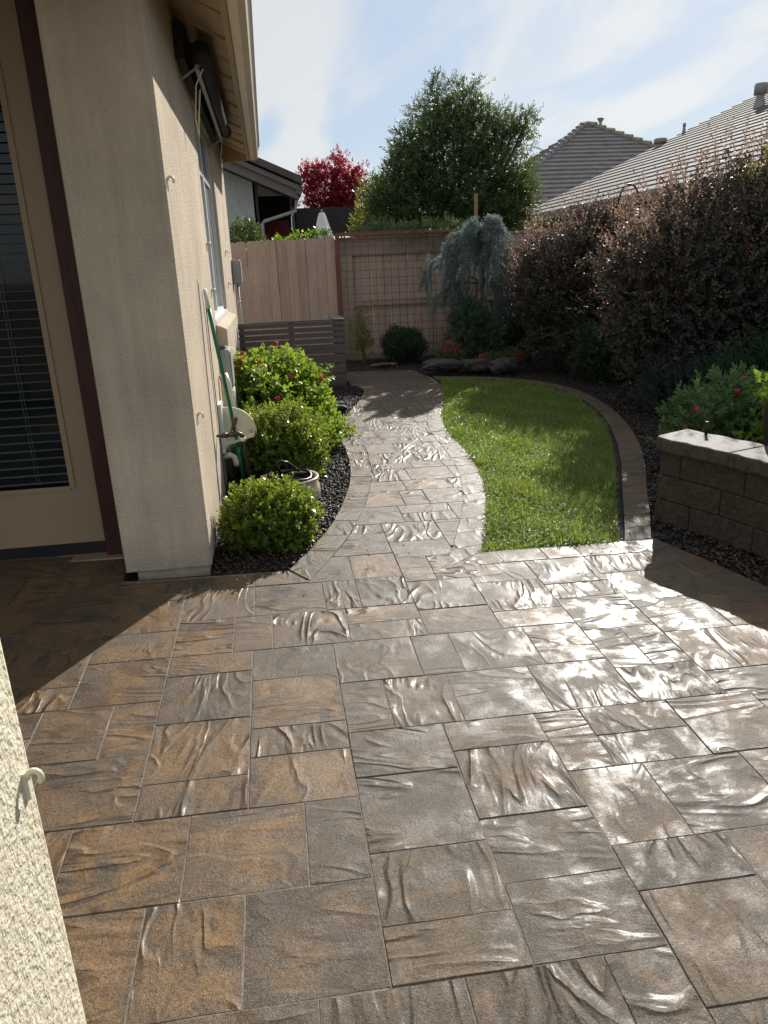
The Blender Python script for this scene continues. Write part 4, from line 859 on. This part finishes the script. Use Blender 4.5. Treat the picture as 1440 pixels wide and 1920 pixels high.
for i, (lb, c, r) in enumerate((('largest rounded boulder at the end of the paved path', (2.25, 10.0, .25), (.30, .2, .10)), ('middle flat boulder of the row beyond the lawn', (2.70, 9.93, .23), (.24, .17, .11)), ('smaller boulder at the right end of the row beyond the lawn', (3.03, 9.78, .22), (.22, .16, .13)))):
    t = thing('boulder', lb, 'boulder', (c[0], c[1], G(c[0], c[1])), 'boulders edging the bed beyond the lawn'); rock(t, c, r, 20 + i)
ss = thing('stepping_stone', 'pale flat stone in the mulch below the trellis', 'stone', (1.55, 10.95, .2)); rock(ss, (1.58, 10.95, .185), (.2, .1, .03), 44, 'edging')

# weeping blue cedar
cd = thing('weeping_cedar', 'weeping blue cedar trained on a stake with hanging grey green branches', 'tree', (3.0, 10.9, G(3, 10.9)))
MB().tube([(3.05, 10.85, .1), (3.0, 10.85, .7), (3.06, 10.85, 1.3), (3.0, 10.85, 1.9), (3.03, 10.85, 2.08)], [.03, .027, .024, .02, .015], 8).build('trunk', 'bark', cd, True)
limbs = MB(); bs = []; ds = []
def strand(pts, dens, rad_):
    p = np.array(pts, float); d = np.r_[0, np.cumsum(np.linalg.norm(np.diff(p, axis=0), axis=1))]; n_ = int(d[-1] * dens); t = np.sort(RNG.uniform(0, d[-1], n_))
    q = np.stack([np.interp(t, d, p[:, k]) for k in range(3)], 1); bs.append(q + RNG.normal(0, rad_, q.shape)); ds.append(RNG.normal(0, 1, q.shape))
for k in range(19):
    a = RNG.uniform(0, 6.28); ex = math.cos(a) * RNG.uniform(.2, .75) * (1.1 if math.cos(a) < 0 else .78); ey = math.sin(a) * .35; top = RNG.uniform(2.0, 2.17) - .12 * abs(ex)
    z0_ = RNG.uniform(1.6, 2.0); zb = RNG.uniform(1.1, 1.8) if k % 4 else RNG.uniform(.6, 1.2)
    pts = [(3.02, 10.85, z0_), (3.02 + ex * .45, 10.85 + ey * .45, top), (3.02 + ex * .8, 10.85 + ey * .8, top - .04), (3.02 + ex, 10.85 + ey, top - .18)]
    limbs.tube(pts, [.014, .012, .008, .005], 5); strand(pts[1:], 620, .024)
    for m_ in range(3):
        f_ = RNG.uniform(.1, 1.15); hx, hy = 3.02 + ex * f_ + RNG.normal(0, .03), 10.85 + ey * f_ + RNG.normal(0, .03); z1_ = top - .05 - .12 * f_; z2_ = zb + RNG.uniform(-.1, .4)
        if z2_ > z1_ - .15: z2_ = z1_ - .3
        pp = [(hx, hy, z1_), (hx + RNG.normal(0, .03), hy, (z1_ + z2_) / 2), (hx + RNG.normal(0, .05), hy, z2_)]
        limbs.tube(pp, .003, 4); strand(pp, 170, .010)
for k in range(12):
    sx = -1 if k % 3 else 1; zt_ = RNG.uniform(1.15, 1.85); ex = sx * RNG.uniform(.3, .82 if sx < 0 else .5); ey = RNG.uniform(-.25, .1)
    pts = [(3.02, 10.85, zt_ + .1), (3.02 + ex * .5, 10.85 + ey * .5, zt_ + .12), (3.02 + ex, 10.85 + ey, zt_ - .05), (3.02 + ex * 1.12, 10.85 + ey, zt_ - .3)]
    limbs.tube(pts, [.012, .010, .006, .003], 5); strand(pts[1:], 520, .018)
    for m_ in range(3):
        hx = 3.02 + ex * RNG.uniform(.3, 1.15); hy = 10.85 + ey; z1_ = zt_ + .05; z2_ = z1_ - RNG.uniform(.3, .75); pp = [(hx, hy, z1_), (hx + RNG.normal(0, .04), hy, (z1_ + z2_) / 2), (hx + RNG.normal(0, .06), hy, z2_)]
        limbs.tube(pp, .003, 4); strand(pp, 200, .010)
limbs.build('branches', 'bark', cd); bs = np.concatenate(bs); ds = np.concatenate(ds)
V, F = sprig_mesh(bs, ds, 6, .018, .028, .0055, opening=.9); np_mesh('needles', V, F, 'cedar', cd, 'stuff')
stk = thing('wooden_stake', 'bare wooden stake rising above the weeping cedar', 'stake', (2.93, 10.7, .1)); MB().box(2.99, 3.03, 11.05, 11.09, .1, 2.47).build('stake_shaft', 'stake', stk); MB().box(2.985, 3.035, 11.045, 11.095, 1.83, 1.845).build('tie', 'blackrub', stk)

# ------------------------------------------------------------------ right-hand shrubs
LO = dict(up=.4, rnd=.6, inner=.16, shell=.2, lump=.26, opening=1.0)
def loro(label, base, blobs, N, tips, pinks):
    t = thing('purple_shrub', label, 'shrub', (base[0], base[1], G(*base)), 'tall purple leaved shrubs by the right fence'); stems(t, (base[0], base[1], G(*base) - .02), 14, 1.7, .9, .02)
    foliage('foliage', t, 'loro', blobs, N, 11, .19, .042, .026, **LO)
    tb = [(b[0], b[1], b[2] + b[5] * .28, b[3] * .97, b[4] * .97, b[5] * .84, 1 if b[2] > 1.1 else .1) for b in blobs if b[2] > .9]
    P, D = crown_pts(tb, tips, shell=.07, inner=0, up=1.2, rnd=.5, lump=.25); V, F = sprig_mesh(P, D, 11, .30, .036, .021, opening=.9); np_mesh('tip_foliage', V, F, 'loro_tip', t, 'stuff')
    P, D = crown_pts(blobs, pinks, shell=.03, inner=0, up=.5, lump=.16); V, F = sprig_mesh(P, D, 12, .05, .022, .006, opening=1.2); np_mesh('blossoms', V, F, 'pink', t, 'stuff'); return t
loro('huge dark purple shrub with bronze top rising above the block wall', (4.5, 7.5), [(4.6, 7.5, 1.35, .95, .8, .92), (4.05, 7.4, 1.15, .62, .6, .75), (5.2, 7.3, 1.35, .85, .8, .78), (4.5, 7.3, .75, 1.0, .7, .7), (4.75, 7.4, 1.95, .45, .4, .38), (3.75, 7.3, 1.35, .30, .35, .35), (5.7, 7.2, 1.1, .8, .8, .85), (4.3, 7.3, .35, .8, .5, .35)], 9000, 1100, 160)
loro('tall purple bronze shrub between the weeping cedar and the bigger purple shrub', (4.1, 10.0), [(4.1, 10, 1.2, .72, .7, .78), (4.75, 9.9, 1.3, .7, .6, .68), (3.65, 10.1, 1.25, .38, .4, .5), (4.3, 9.8, .65, .9, .6, .6), (4.5, 10.0, 1.8, .5, .4, .30), (5.0, 9.9, .7, .6, .6, .6)], 7000, 900, 130)
shrub('grey_shrub', 'low blue black shrub at the far bend of the lawn edging', 'shrub', (4.2, 8.9), 'darkg', [(4.15, 8.9, .42, .5, .35, .40), (4.7, 8.8, .45, .4, .35, .42)], 2600, 9, .10, .03, .014)
shrub('lavender', 'grey lavender mound left of the rose bush', 'shrub', (3.85, 6.8), 'lavender', [(3.9, 6.9, .30, .33, .3, .32), (4.2, 7.0, .35, .3, .3, .34)], 2200, 9, .14, .035, .008, up=.9, opening=.6)
shrub('rosemary', 'dark green rosemary behind the rose bush', 'shrub', (4.4, 6.3), 'darkg', [(4.4, 6.3, .42, .40, .3, .32), (4.85, 6.3, .42, .35, .3, .32), (4.0, 6.3, .35, .25, .25, .25)], 2400, 11, .13, .03, .008, up=1.1, opening=.6)
rs = shrub('rose_bush', 'rose bush with small pink blooms right behind the block wall end', 'shrub', (3.15, 4.95), 'rose', [(3.12, 4.95, .40, .27, .25, .26), (3.0, 4.9, .25, .24, .22, .22), (3.38, 5.0, .45, .2, .2, .2)], 520, 8, .14, .048, .026, up=.5, lump=.3, opening=1.0)
r0 = MB().lathe([(.001, .012), (.014, .014), (.022, .006), (.018, -.006), (.004, -.014)], n=10).build('rose_bloom', 'pink', rs, True)
for k, p in enumerate(((2.86, 4.75, .52), (2.80, 4.75, .38), (3.18, 4.8, .62), (2.82, 4.72, .17), (3.25, 4.85, .70), (2.98, 4.74, .40), (3.4, 4.8, .62))):
    o = r0 if k == 0 else r0.copy()
    if k: C.objects.link(o); o.parent = rs; o.matrix_parent_inverse = rs.matrix_world.inverted()
    o.location = p; o.rotation_euler = (random.uniform(-1, 1), random.uniform(-1, 1), 0)
shrub('young_bush', 'sunlit broad leaved plant at the right edge beyond the block wall', 'plant', (3.3, 4.35), 'lantana', [(3.28, 4.35, .62, .16, .18, .22), (3.4, 4.4, .45, .22, .2, .2), (3.2, 4.3, .40, .10, .1, .12)], 170, 8, .13, .05, .038, up=.7, lump=.3, inner=.4)
shrub('broad_bush', 'shaded broad leaved bush beside the rose bush behind the wall', 'shrub', (3.7, 4.9), 'rose', [(3.75, 4.9, .35, .4, .3, .33)], 600, 8, .13, .05, .03)
yt = foliage('yellow_shoots', bpy.data.objects['purple_shrub'], 'yellowg', [(4.95, 7.2, 2.30, .14, .14, .22), (5.25, 7.1, 2.12, .16, .12, .14), (4.72, 7.2, 2.22, .07, .08, .12)], 60, 11, .18, .05, .028, up=1.0, inner=.6, lump=.3)
sh = thing('shepherd_hook', 'curved black iron hook sticking up out of the purple shrubs', 'hook', (3.9, 8.9, G(3.9, 8.9)))
hx0 = 4.12; pts = [(hx0 + .27, 8.9, .1), (hx0 + .27, 8.9, 2.05)] + [(hx0 + .14 + .13 * math.cos(a), 8.9, 2.12 + .22 * math.sin(a)) for a in np.linspace(0, 2.7, 10)] + [(hx0 - .01, 8.9, 2.08), (hx0 - .03, 8.9, 2.1)]
MB().tube(pts, .011, 8).build('hook_rod', 'iron', sh, True); MB().tube([(hx0 - .045, 8.9, 1.9), (hx0 - .045, 8.9, 2.2)], .007, 6).build('short_rod', 'iron', sh)

# ------------------------------------------------------------------ block wall
bwl = thing('block_wall', 'low retaining wall of brown split blocks with wet cap stones at right', 'wall', (2.25, 3.95, G(2.25, 3.95)))
Wf = resample([(2.215, 4.03), (2.30, 3.87), (2.40, 3.65), (2.485, 3.40), (2.54, 3.10), (2.57, 2.75), (2.58, 2.2), (2.58, 1.4)], 60)
def offs(i, d):
    a = Wf[max(0, i - 1)]; b = Wf[min(len(Wf) - 1, i + 1)]; t = (b - a) / np.linalg.norm(b - a); return Wf[i] + np.array([-t[1], t[0]]) * d
seg = .0475
for c in range(3):
    z0_, z1_ = .005 + .146 * c - .02, .005 + .146 * (c + 1) - .023; i = 0; st = [5, 9, 3][c]
    cuts = [0] + list(range(st, 60, 9)) + [59]
    bt = .012 * (2 - c)
    for a, b in zip(cuts[:-1], cuts[1:]):
        if b <= a: continue
        n_ = list(range(a, b + 1, 2)) + ([b] if (b - a) % 2 else []); jd = random.uniform(-.004, .004)
        fo = [offs(i, -(.0 + bt + jd) * (1 if 0 < k < len(n_) - 1 else .5)) for k, i in enumerate(n_)]; ba = [offs(i, .27) for i in n_]
        e = (fo[-1] - fo[0]); e = e / np.linalg.norm(e) * .0025; fo[0] = fo[0] + e; fo[-1] = fo[-1] - e; ba[0] = ba[0] + e; ba[-1] = ba[-1] - e
        poly = [tuple(p) for p in fo] + [tuple(p) for p in ba[::-1]]
        bevel(MB().prism(poly, lambda x, y: G(x, y) + z0_, lambda x, y: G(x, y) + z1_).build('block', 'block', bwl), .006)
cuts = [0, 10, 19, 28, 37, 46, 55, 59]
for a, b in zip(cuts[:-1], cuts[1:]):
    n_ = list(range(a, b + 1)); fo = [offs(i, -.035 + .008 * math.sin(i * 2.1 + a)) for i in n_]; ba = [offs(i, .29 + .01 * math.sin(i * 1.7)) for i in n_]
    if a == 0:
        fo[0] = fo[0] + np.array([.01, .03]); ba[0] = ba[0] + np.array([.0, .03]); fo.insert(0, fo[0] * .9 + ba[0] * .1 + np.array([0, .02]))
    e = (fo[-1] - fo[-2]); e = e / np.linalg.norm(e) * .003; fo[-1] = fo[-1] - e; ba[-1] = ba[-1] - e
    poly = [tuple(p) for p in fo] + [tuple(p) for p in ba[::-1]]
    jz = random.uniform(-.002, .002)
    bevel(MB().prism(poly, lambda x, y: G(x, y) + .421, lambda x, y: G(x, y) + .505 + jz).build('cap_stone', 'cap', bwl), .014, 3)
sp = thing('stake_light', 'short dark metal stake standing on the first cap stone', 'stake', (2.50, 4.03, .52)); MB().tube([(2.49, 4.02, .50), (2.49, 4.02, .525)], .014, 10).build('stake_foot', 'iron', sp, True); MB().tube([(2.49, 4.02, .525), (2.49, 4.02, .60)], .009, 10).build('stake_shaft', 'iron', sp, True); MB().tube([(2.49, 4.02, .60), (2.49, 4.02, .604)], .011, 10).build('stake_top', 'roofmetal', sp, True)
ga = thing('garden_ornament', 'dark brown slender ornament standing on the block wall', 'ornament', (2.72, 3.80, .5)); MB().lathe([(.04, 0), (.032, .012), (.02, .03), (.016, .05), (.024, .10), (.031, .16), (.033, .22), (.028, .28), (.020, .325), (.001, .335)], (2.735, 3.80, .455), 16).build('ornament_body', 'iron', ga, True); MB().lathe([(.001, 0), (.045, 0), (.045, .012), (.03, .016), (.001, .016)], (2.735, 3.80, .442), 16).build('ornament_foot', 'iron', ga, True)
P = scatter([(2.1, 3.6), (2.45, 3.6), (2.5, 2.6), (2.4, 2.6)], 60, .006); V, F = sprig_mesh(P, np.c_[RNG.normal(0, 1, (len(P), 2)), RNG.uniform(0, .1, len(P))], 2, .03, .035, .004); tag(np_mesh('straw_litter', V, F, 'stake'), 'scattered pale straw bits on the dark mulch below the block wall', 'litter', kind='stuff')

# ------------------------------------------------------------------ beyond the fences
def roof_face(parent, o, ex, es, wfun, rows, exp, mat, thick=.045, name='tile_course'):
    """courses of roof tile: o eave origin, ex along the eave, es unit vector up the slope, wfun(s)->(a,b) extents"""
    ex = Vector(ex); es = Vector(es); nn = ex.cross(es).normalized()
    if nn.z < 0: nn = -nn
    for k in range(rows):
        s0_, s1_ = k * exp, (k + 1) * exp + .06; a0, b0 = wfun(k * exp); a1, b1 = wfun(min((k + 1) * exp + .06, rows * exp))
        if b0 - a0 < .05: break
        O = Vector(o); p = [O + ex * a0 + es * s0_, O + ex * b0 + es * s0_, O + ex * b1 + es * s1_, O + ex * a1 + es * s1_]
        lo = [p[0], p[1], p[2] - nn * thick, p[3] - nn * thick]; hi = [p[0] + nn * thick, p[1] + nn * thick, p[2] + nn * .001, p[3] + nn * .001]
        MB().hexa(lo, hi).build(name, mat, parent)
# right-hand neighbour
nr = thing('neighbour_house', 'long low house with striped concrete tile roof beyond the right fence', 'house', (8, 12, 0)); pt = .43; hyp = math.hypot(1, pt); EX, EY, EZ = 6.67, 20.8, 2.6
roof_face(nr, (EX, EY, EZ), (0, -1, 0), (1 / hyp, 0, pt / hyp), lambda s: (0, 24), 27, .33, 'tile', .027)
MB().box(7.2, 20, -2.5, 20.4, 0, 2.58).build('wall', 'nstucco2', nr); MB().box(EX - .02, EX + .02, -3, 20.8, 2.44, 2.62).build('fascia', 'nstucco2', nr)
MB().hexa([(EX, 20.7, 2.50), (7.2, 20.7, 2.50), (7.2, -3, 2.50), (EX, -3, 2.50)], [(EX, 20.7, 2.53), (7.2, 20.7, 2.72), (7.2, -3, 2.72), (EX, -3, 2.53)]).build('soffit', 'nstucco2', nr)
L_ = 27 * .33 / hyp; MB().add([(EX, 20.72, 2.5), (EX + L_, 20.72, 2.5), (EX + L_, 20.72, 2.5 + L_ * pt)], [(0, 1, 2)]).build('gable', 'nstucco2', nr)
MB().hexa([(EX + L_, 21, 2.5 + L_ * pt), (EX + 2 * L_, 21, 2.6), (EX + 2 * L_, -3, 2.6), (EX + L_, -3, 2.5 + L_ * pt)], [(EX + L_, 21, 2.6 + L_ * pt), (EX + 2 * L_, 21, 2.7), (EX + 2 * L_, -3, 2.7), (EX + L_, -3, 2.6 + L_ * pt)]).build('far_roof', 'tile', nr)
def onroof(x, y): return (x, y, EZ + (x - EX) * pt)
def vent(label, x, y, r, h, capr, caph):
    t = thing('roof_vent', label, 'vent', onroof(x, y)); c = onroof(x, y)
    MB().lathe([(r * 1.8, -.15), (r * 1.5, .05), (r, .18), (r, h)], c, 14).build('flue', 'roofmetal', t, True); MB().lathe([(r * .9, h), (capr, h), (capr, h + caph), (capr * .9, h + caph + .03), (.001, h + caph + .04)], c, 18).build('vent_cap', 'roofmetal', t, True)
vent('tall capped flue near the ridge of the right roof', 11.45, 17.6, .085, .26, .145, .19)
vent('thin pipe vent on the edge of the right roof', 11.3, 20.6, .03, .16, .04, .05)
vent('squat dark vent lower on the edge of the right roof', 10.6, 20.5, .08, .05, .17, .09)
# pyramid roof further off
nb = thing('far_house', 'grey hipped tile roof with mossy ridges behind the large tree', 'house', (13, 31, 0))
A = Vector((13.0, 31.3, 6.55)); pp = .60; D_ = 6.2; hp = math.hypot(1, pp)
roof_face(nb, (A.x, A.y - D_, A.z - pp * D_), (1, 0, 0), (0, 1 / hp, pp / hp), lambda s: (-(D_ - s / hp), (D_ - s / hp)), 22, .33, 'tile2', .075)
roof_face(nb, (A.x - D_, A.y, A.z - pp * D_), (0, 1, 0), (1 / hp, 0, pp / hp), lambda s: (-(D_ - s / hp), (D_ - s / hp)), 22, .33, 'tile2', .075)
MB().add([A, A + Vector((D_, -D_, -pp * D_)), A + Vector((D_, D_, -pp * D_)), A + Vector((-D_, D_, -pp * D_))], [(0, 1, 2), (0, 2, 3)]).build('far_roof', 'tile2', nb)
MB().box(A.x - D_ + .5, A.x + D_ - .5, A.y - D_ + .5, A.y + D_ - .5, 0, A.z - pp * D_).build('wall', 'nstucco2', nb)
for sx, nm in ((-1, 'tile2'), (1, 'ridge')):
    n_ = 24
    for k in range(n_):
        a = A + Vector((sx * D_, -D_, -pp * D_)) * (k / n_); b = A + Vector((sx * D_, -D_, -pp * D_)) * ((k + 1.15) / n_)
        MB().tube([a + Vector((0, 0, .03)), b + Vector((0, 0, .09))], [.10, .13], 8).build('ridge_tile', nm, nb)
vt = thing('ridge_cap_vent', 'tiny dark vent beside the peak of the grey hipped roof', 'vent', (13.3, 31, 6.5)); MB().lathe([(.06, -.1), (.06, .06), (.15, .20), (.12, .22), (.001, .22)], (13.45, 30.95, 6.5), 8).build('vent_cap', 'roofmetal', vt)
sk_ = thing('roof_skylight', 'pair of small white skylight curbs on the grey hipped roof', 'skylight', (14.4, 28, 5)); 
for dxx in (0, .55): MB().box(14.2 + dxx, 14.27 + dxx, 28.0, 28.6, 4.70, 5.02).build('curb', 'dark', sk_)
MB().hexa([(14.28, 28.0, 4.68), (14.74, 28.0, 4.68), (14.74, 28.45, 4.95), (14.28, 28.45, 4.95)], [(14.28, 28.0, 4.72), (14.74, 28.0, 4.72), (14.74, 28.45, 4.99), (14.28, 28.45, 4.99)]).build('lens', 'white', sk_)

# left neighbour behind the fence
nl = thing('grey_house', 'grey stucco house end with dark sloping eave and open patio behind the left fence', 'house', (0, 17, 0))
MB().box(-5, -.10, 17.0, 17.2, 0, 4.6).build('wall', 'nstucco', nl)
def sloped(name, mat, x0, x1, y0, y1, z0, z1, th): return MB().hexa([(x0, y0, z0), (x1, y0, z1), (x1, y1, z1), (x0, y1, z0)], [(x0, y0, z0 + th), (x1, y0, z1 + th), (x1, y1, z1 + th), (x0, y1, z0 + th)]).build(name, mat, nl)
sloped('rake_board', 'nfascia', -5, .76, 16.55, 16.62, 5.45, 2.92, .20); sloped('rake_board', 'nfascia', -5, .80, 16.47, 16.549, 5.62, 3.08, .10)
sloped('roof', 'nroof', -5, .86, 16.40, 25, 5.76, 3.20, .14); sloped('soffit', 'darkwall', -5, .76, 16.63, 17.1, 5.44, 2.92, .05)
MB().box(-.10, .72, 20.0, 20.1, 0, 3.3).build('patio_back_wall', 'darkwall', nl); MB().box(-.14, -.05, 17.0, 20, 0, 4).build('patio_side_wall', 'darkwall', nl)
MB().box(.0, .62, 18.5, 18.6, 0, 2.65).build('curtain', 'curtain', nl)
MB().tube([(.75, 16.75, 3.10), (.75, 16.78, 2.95), (.70, 16.85, 2.72), (.05, 16.95, 2.55), (.0, 16.96, 2.50), (.0, 16.96, 1.9)], .035, 8).build('downspout', 'nstucco', nl)
MB().tube([(.80, 16.5, 3.08), (.80, 25, 3.08)], .07, 8).build('gutter', 'nfascia', nl)
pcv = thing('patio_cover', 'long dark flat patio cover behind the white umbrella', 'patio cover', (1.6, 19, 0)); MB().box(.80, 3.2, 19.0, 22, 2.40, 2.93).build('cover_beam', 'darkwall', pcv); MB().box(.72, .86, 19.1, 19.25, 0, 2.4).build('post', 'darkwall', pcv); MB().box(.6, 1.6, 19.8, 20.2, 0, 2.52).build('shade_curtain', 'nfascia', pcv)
um = thing('closed_umbrella', 'closed white patio umbrella behind the fence', 'umbrella', (1.1, 14.6, 0)); uc = (1.085, 14.6, 0)
MB().lathe([(.20, 1.98), (.17, 2.12), (.11, 2.30), (.07, 2.45), (.045, 2.52), (.001, 2.53)], uc, 24, .12).build('canopy', 'umbrella', um); MB().lathe([(.02, 2.53), (.03, 2.56), (.001, 2.58)], uc, 8).build('finial', 'nfascia', um); MB().tube([(1.085, 14.6, 0), (1.085, 14.6, 2.0)], .02, 8).build('pole', 'roofmetal', um)

# trees and climbing plants behind the fence
def tree(name, label, base, mat, blobs, N, n, length, leaf, width, trunk=.09, trh=None, group=None, **k):
    t = thing(name, label, 'tree', (base[0], base[1], G(*base)), group); z0_ = G(*base) - .1; th = trh or blobs[0][2]
    MB().tube([(base[0], base[1], z0_), (base[0] + .05, base[1], th * .5), (base[0] - .03, base[1], th), (base[0], base[1], th * 1.15)], [trunk, trunk * .8, trunk * .55, trunk * .3], 9).build('trunk', 'bark', t, True)
    mb = MB()
    for b in blobs:
        p = Vector((base[0], base[1], th * .5)); q = Vector(b[:3]); mb.tube([p, p.lerp(q, .5) + Vector((0, 0, -.12)), q, q + Vector((0, 0, b[5] * .6))], [trunk * .45, trunk * .3, trunk * .18, .008], 6)
    mb.build('branches', 'bark', t); foliage('crown', t, mat, blobs, N, n, length, leaf, width, **k); return t
tree('evergreen_tree', 'large dense olive green tree rising behind the trellis', (3.85, 15.8), 'tree',
     [(3.7, 15.8, 3.0, 1.25, .95, .85), (2.95, 15.7, 2.7, .85, .7, .75), (4.6, 15.9, 2.9, .85, .7, .9), (3.85, 15.8, 3.8, .95, .7, .62), (3.35, 15.7, 4.05, .42, .4, .45), (3.5, 15.7, 4.55, .12, .12, .34, 1.5), (4.05, 15.8, 4.4, .40, .35, .42), (4.45, 15.8, 4.0, .42, .35, .4), (5.0, 15.8, 3.85, .34, .3, .36), (5.3, 15.8, 4.1, .22, .2, .2), (5.15, 15.9, 2.7, .42, .5, .6), (2.9, 15.6, 3.4, .38, .35, .35), (2.5, 15.6, 2.5, .45, .4, .6), (3.9, 15.5, 2.3, 1.3, .6, .5), (2.85, 15.7, 3.8, .18, .15, .2)],
     11500, 10, .23, .064, .020, trunk=.10, up=.45, rnd=.75, lump=.34, inner=.3, shell=.2, opening=.8)
tree('red_maple', 'bright red maple tree against the sky behind the grey house', (2.0, 22), 'maple',
     [(1.75, 22, 3.5, .62, .5, .55), (2.35, 22, 3.55, .50, .5, .55), (1.3, 22, 3.9, .22, .25, .32), (2.15, 22, 4.2, .20, .2, .34), (2.65, 22, 3.85, .26, .25, .30), (1.65, 22, 4.05, .20, .2, .22), (2.0, 22, 3.0, .9, .5, .4)],
     2300, 9, .17, .06, .038, trunk=.07, up=.3, rnd=.7, lump=.35, inner=.3, opening=1.1)
shrub('yellow_shrub', 'yellow green shrub between the red maple and the large tree', 'shrub', (2.5, 17), 'yellowg', [(2.35, 17, 2.35, .42, .4, .75), (2.65, 17, 2.8, .3, .3, .5)], 1300, 9, .17, .055, .022, up=.9)
shrub('hedge_top', 'light green climbing leaves just behind the trellis top', 'vine', (2.2, 12.35), 'vine', [(2.0, 12.3, 1.95, .5, .2, .22), (2.6, 12.3, 1.95, .4, .2, .2), (1.6, 12.3, 1.9, .3, .2, .16), (2.95, 12.2, 1.9, .3, .2, .26)], 1300, 9, .13, .035, .02, up=.8, lump=.3)
shrub('citrus_hedge', 'glossy light leaves peeking over the dog-eared fence', 'shrub', (.5, 12.2), 'lantana', [(.72, 12.15, 1.90, .38, .12, .16), (.3, 12.15, 1.86, .25, .1, .12), (.05, 12.15, 1.82, .3, .1, .1)], 330, 7, .10, .05, .026, up=.9)
shrub('dark_laurel', 'dark leafy bush between the house corner and the grey house', 'shrub', (-.2, 13), 'tree', [(-.28, 13, 2.0, .22, .2, .28)], 260, 9, .14, .075, .02, up=.3)
vn = thing('trellis_vine', 'thin dry vine climbing over the top of the wire trellis', 'vine', (2.4, 11.75, gz(2.4))); P = np.c_[RNG.uniform(1.9, 2.9, 200), np.full(200, 11.74), 2.02 - np.abs(RNG.normal(0, .13, 200))]
V, F = sprig_mesh(P, RNG.normal(0, 1, (200, 3)), 7, .09, .022, .010); np_mesh('leaves', V, F, 'vine', vn, 'stuff'); MB().tube([(2.5, 11.78, .2), (2.52, 11.76, .8), (2.47, 11.76, 1.4), (2.55, 11.75, 2.0), (2.2, 11.75, 2.05)], .006, 5).build('vine_stem', 'bark', vn)
# far backdrop of trees beyond the houses
DT = ['distant dark tree hidden behind the tan house roof', 'distant dark tree behind the grey house wall', 'distant dark tree behind the grey house eave', 'distant dark tree behind the closed umbrella', 'distant dark tree behind the red maple', 'distant dark tree behind the olive green tree', 'distant dark tree behind the grey hipped roof', 'distant dark tree behind the striped roof slope', 'distant dark tree behind the capped roof flue']
for k in range(9):
    xx = -26 + k * 9 + random.uniform(-2, 2); yy = 62 + random.uniform(-6, 8)
    tree('distant_tree', DT[k], (xx, yy), 'tree', [(xx, yy, 2.2, 3.2, 2.5, 1.8)], 260, 8, .9, .3, .15, trunk=.2, trh=2, group='distant trees beyond the houses')
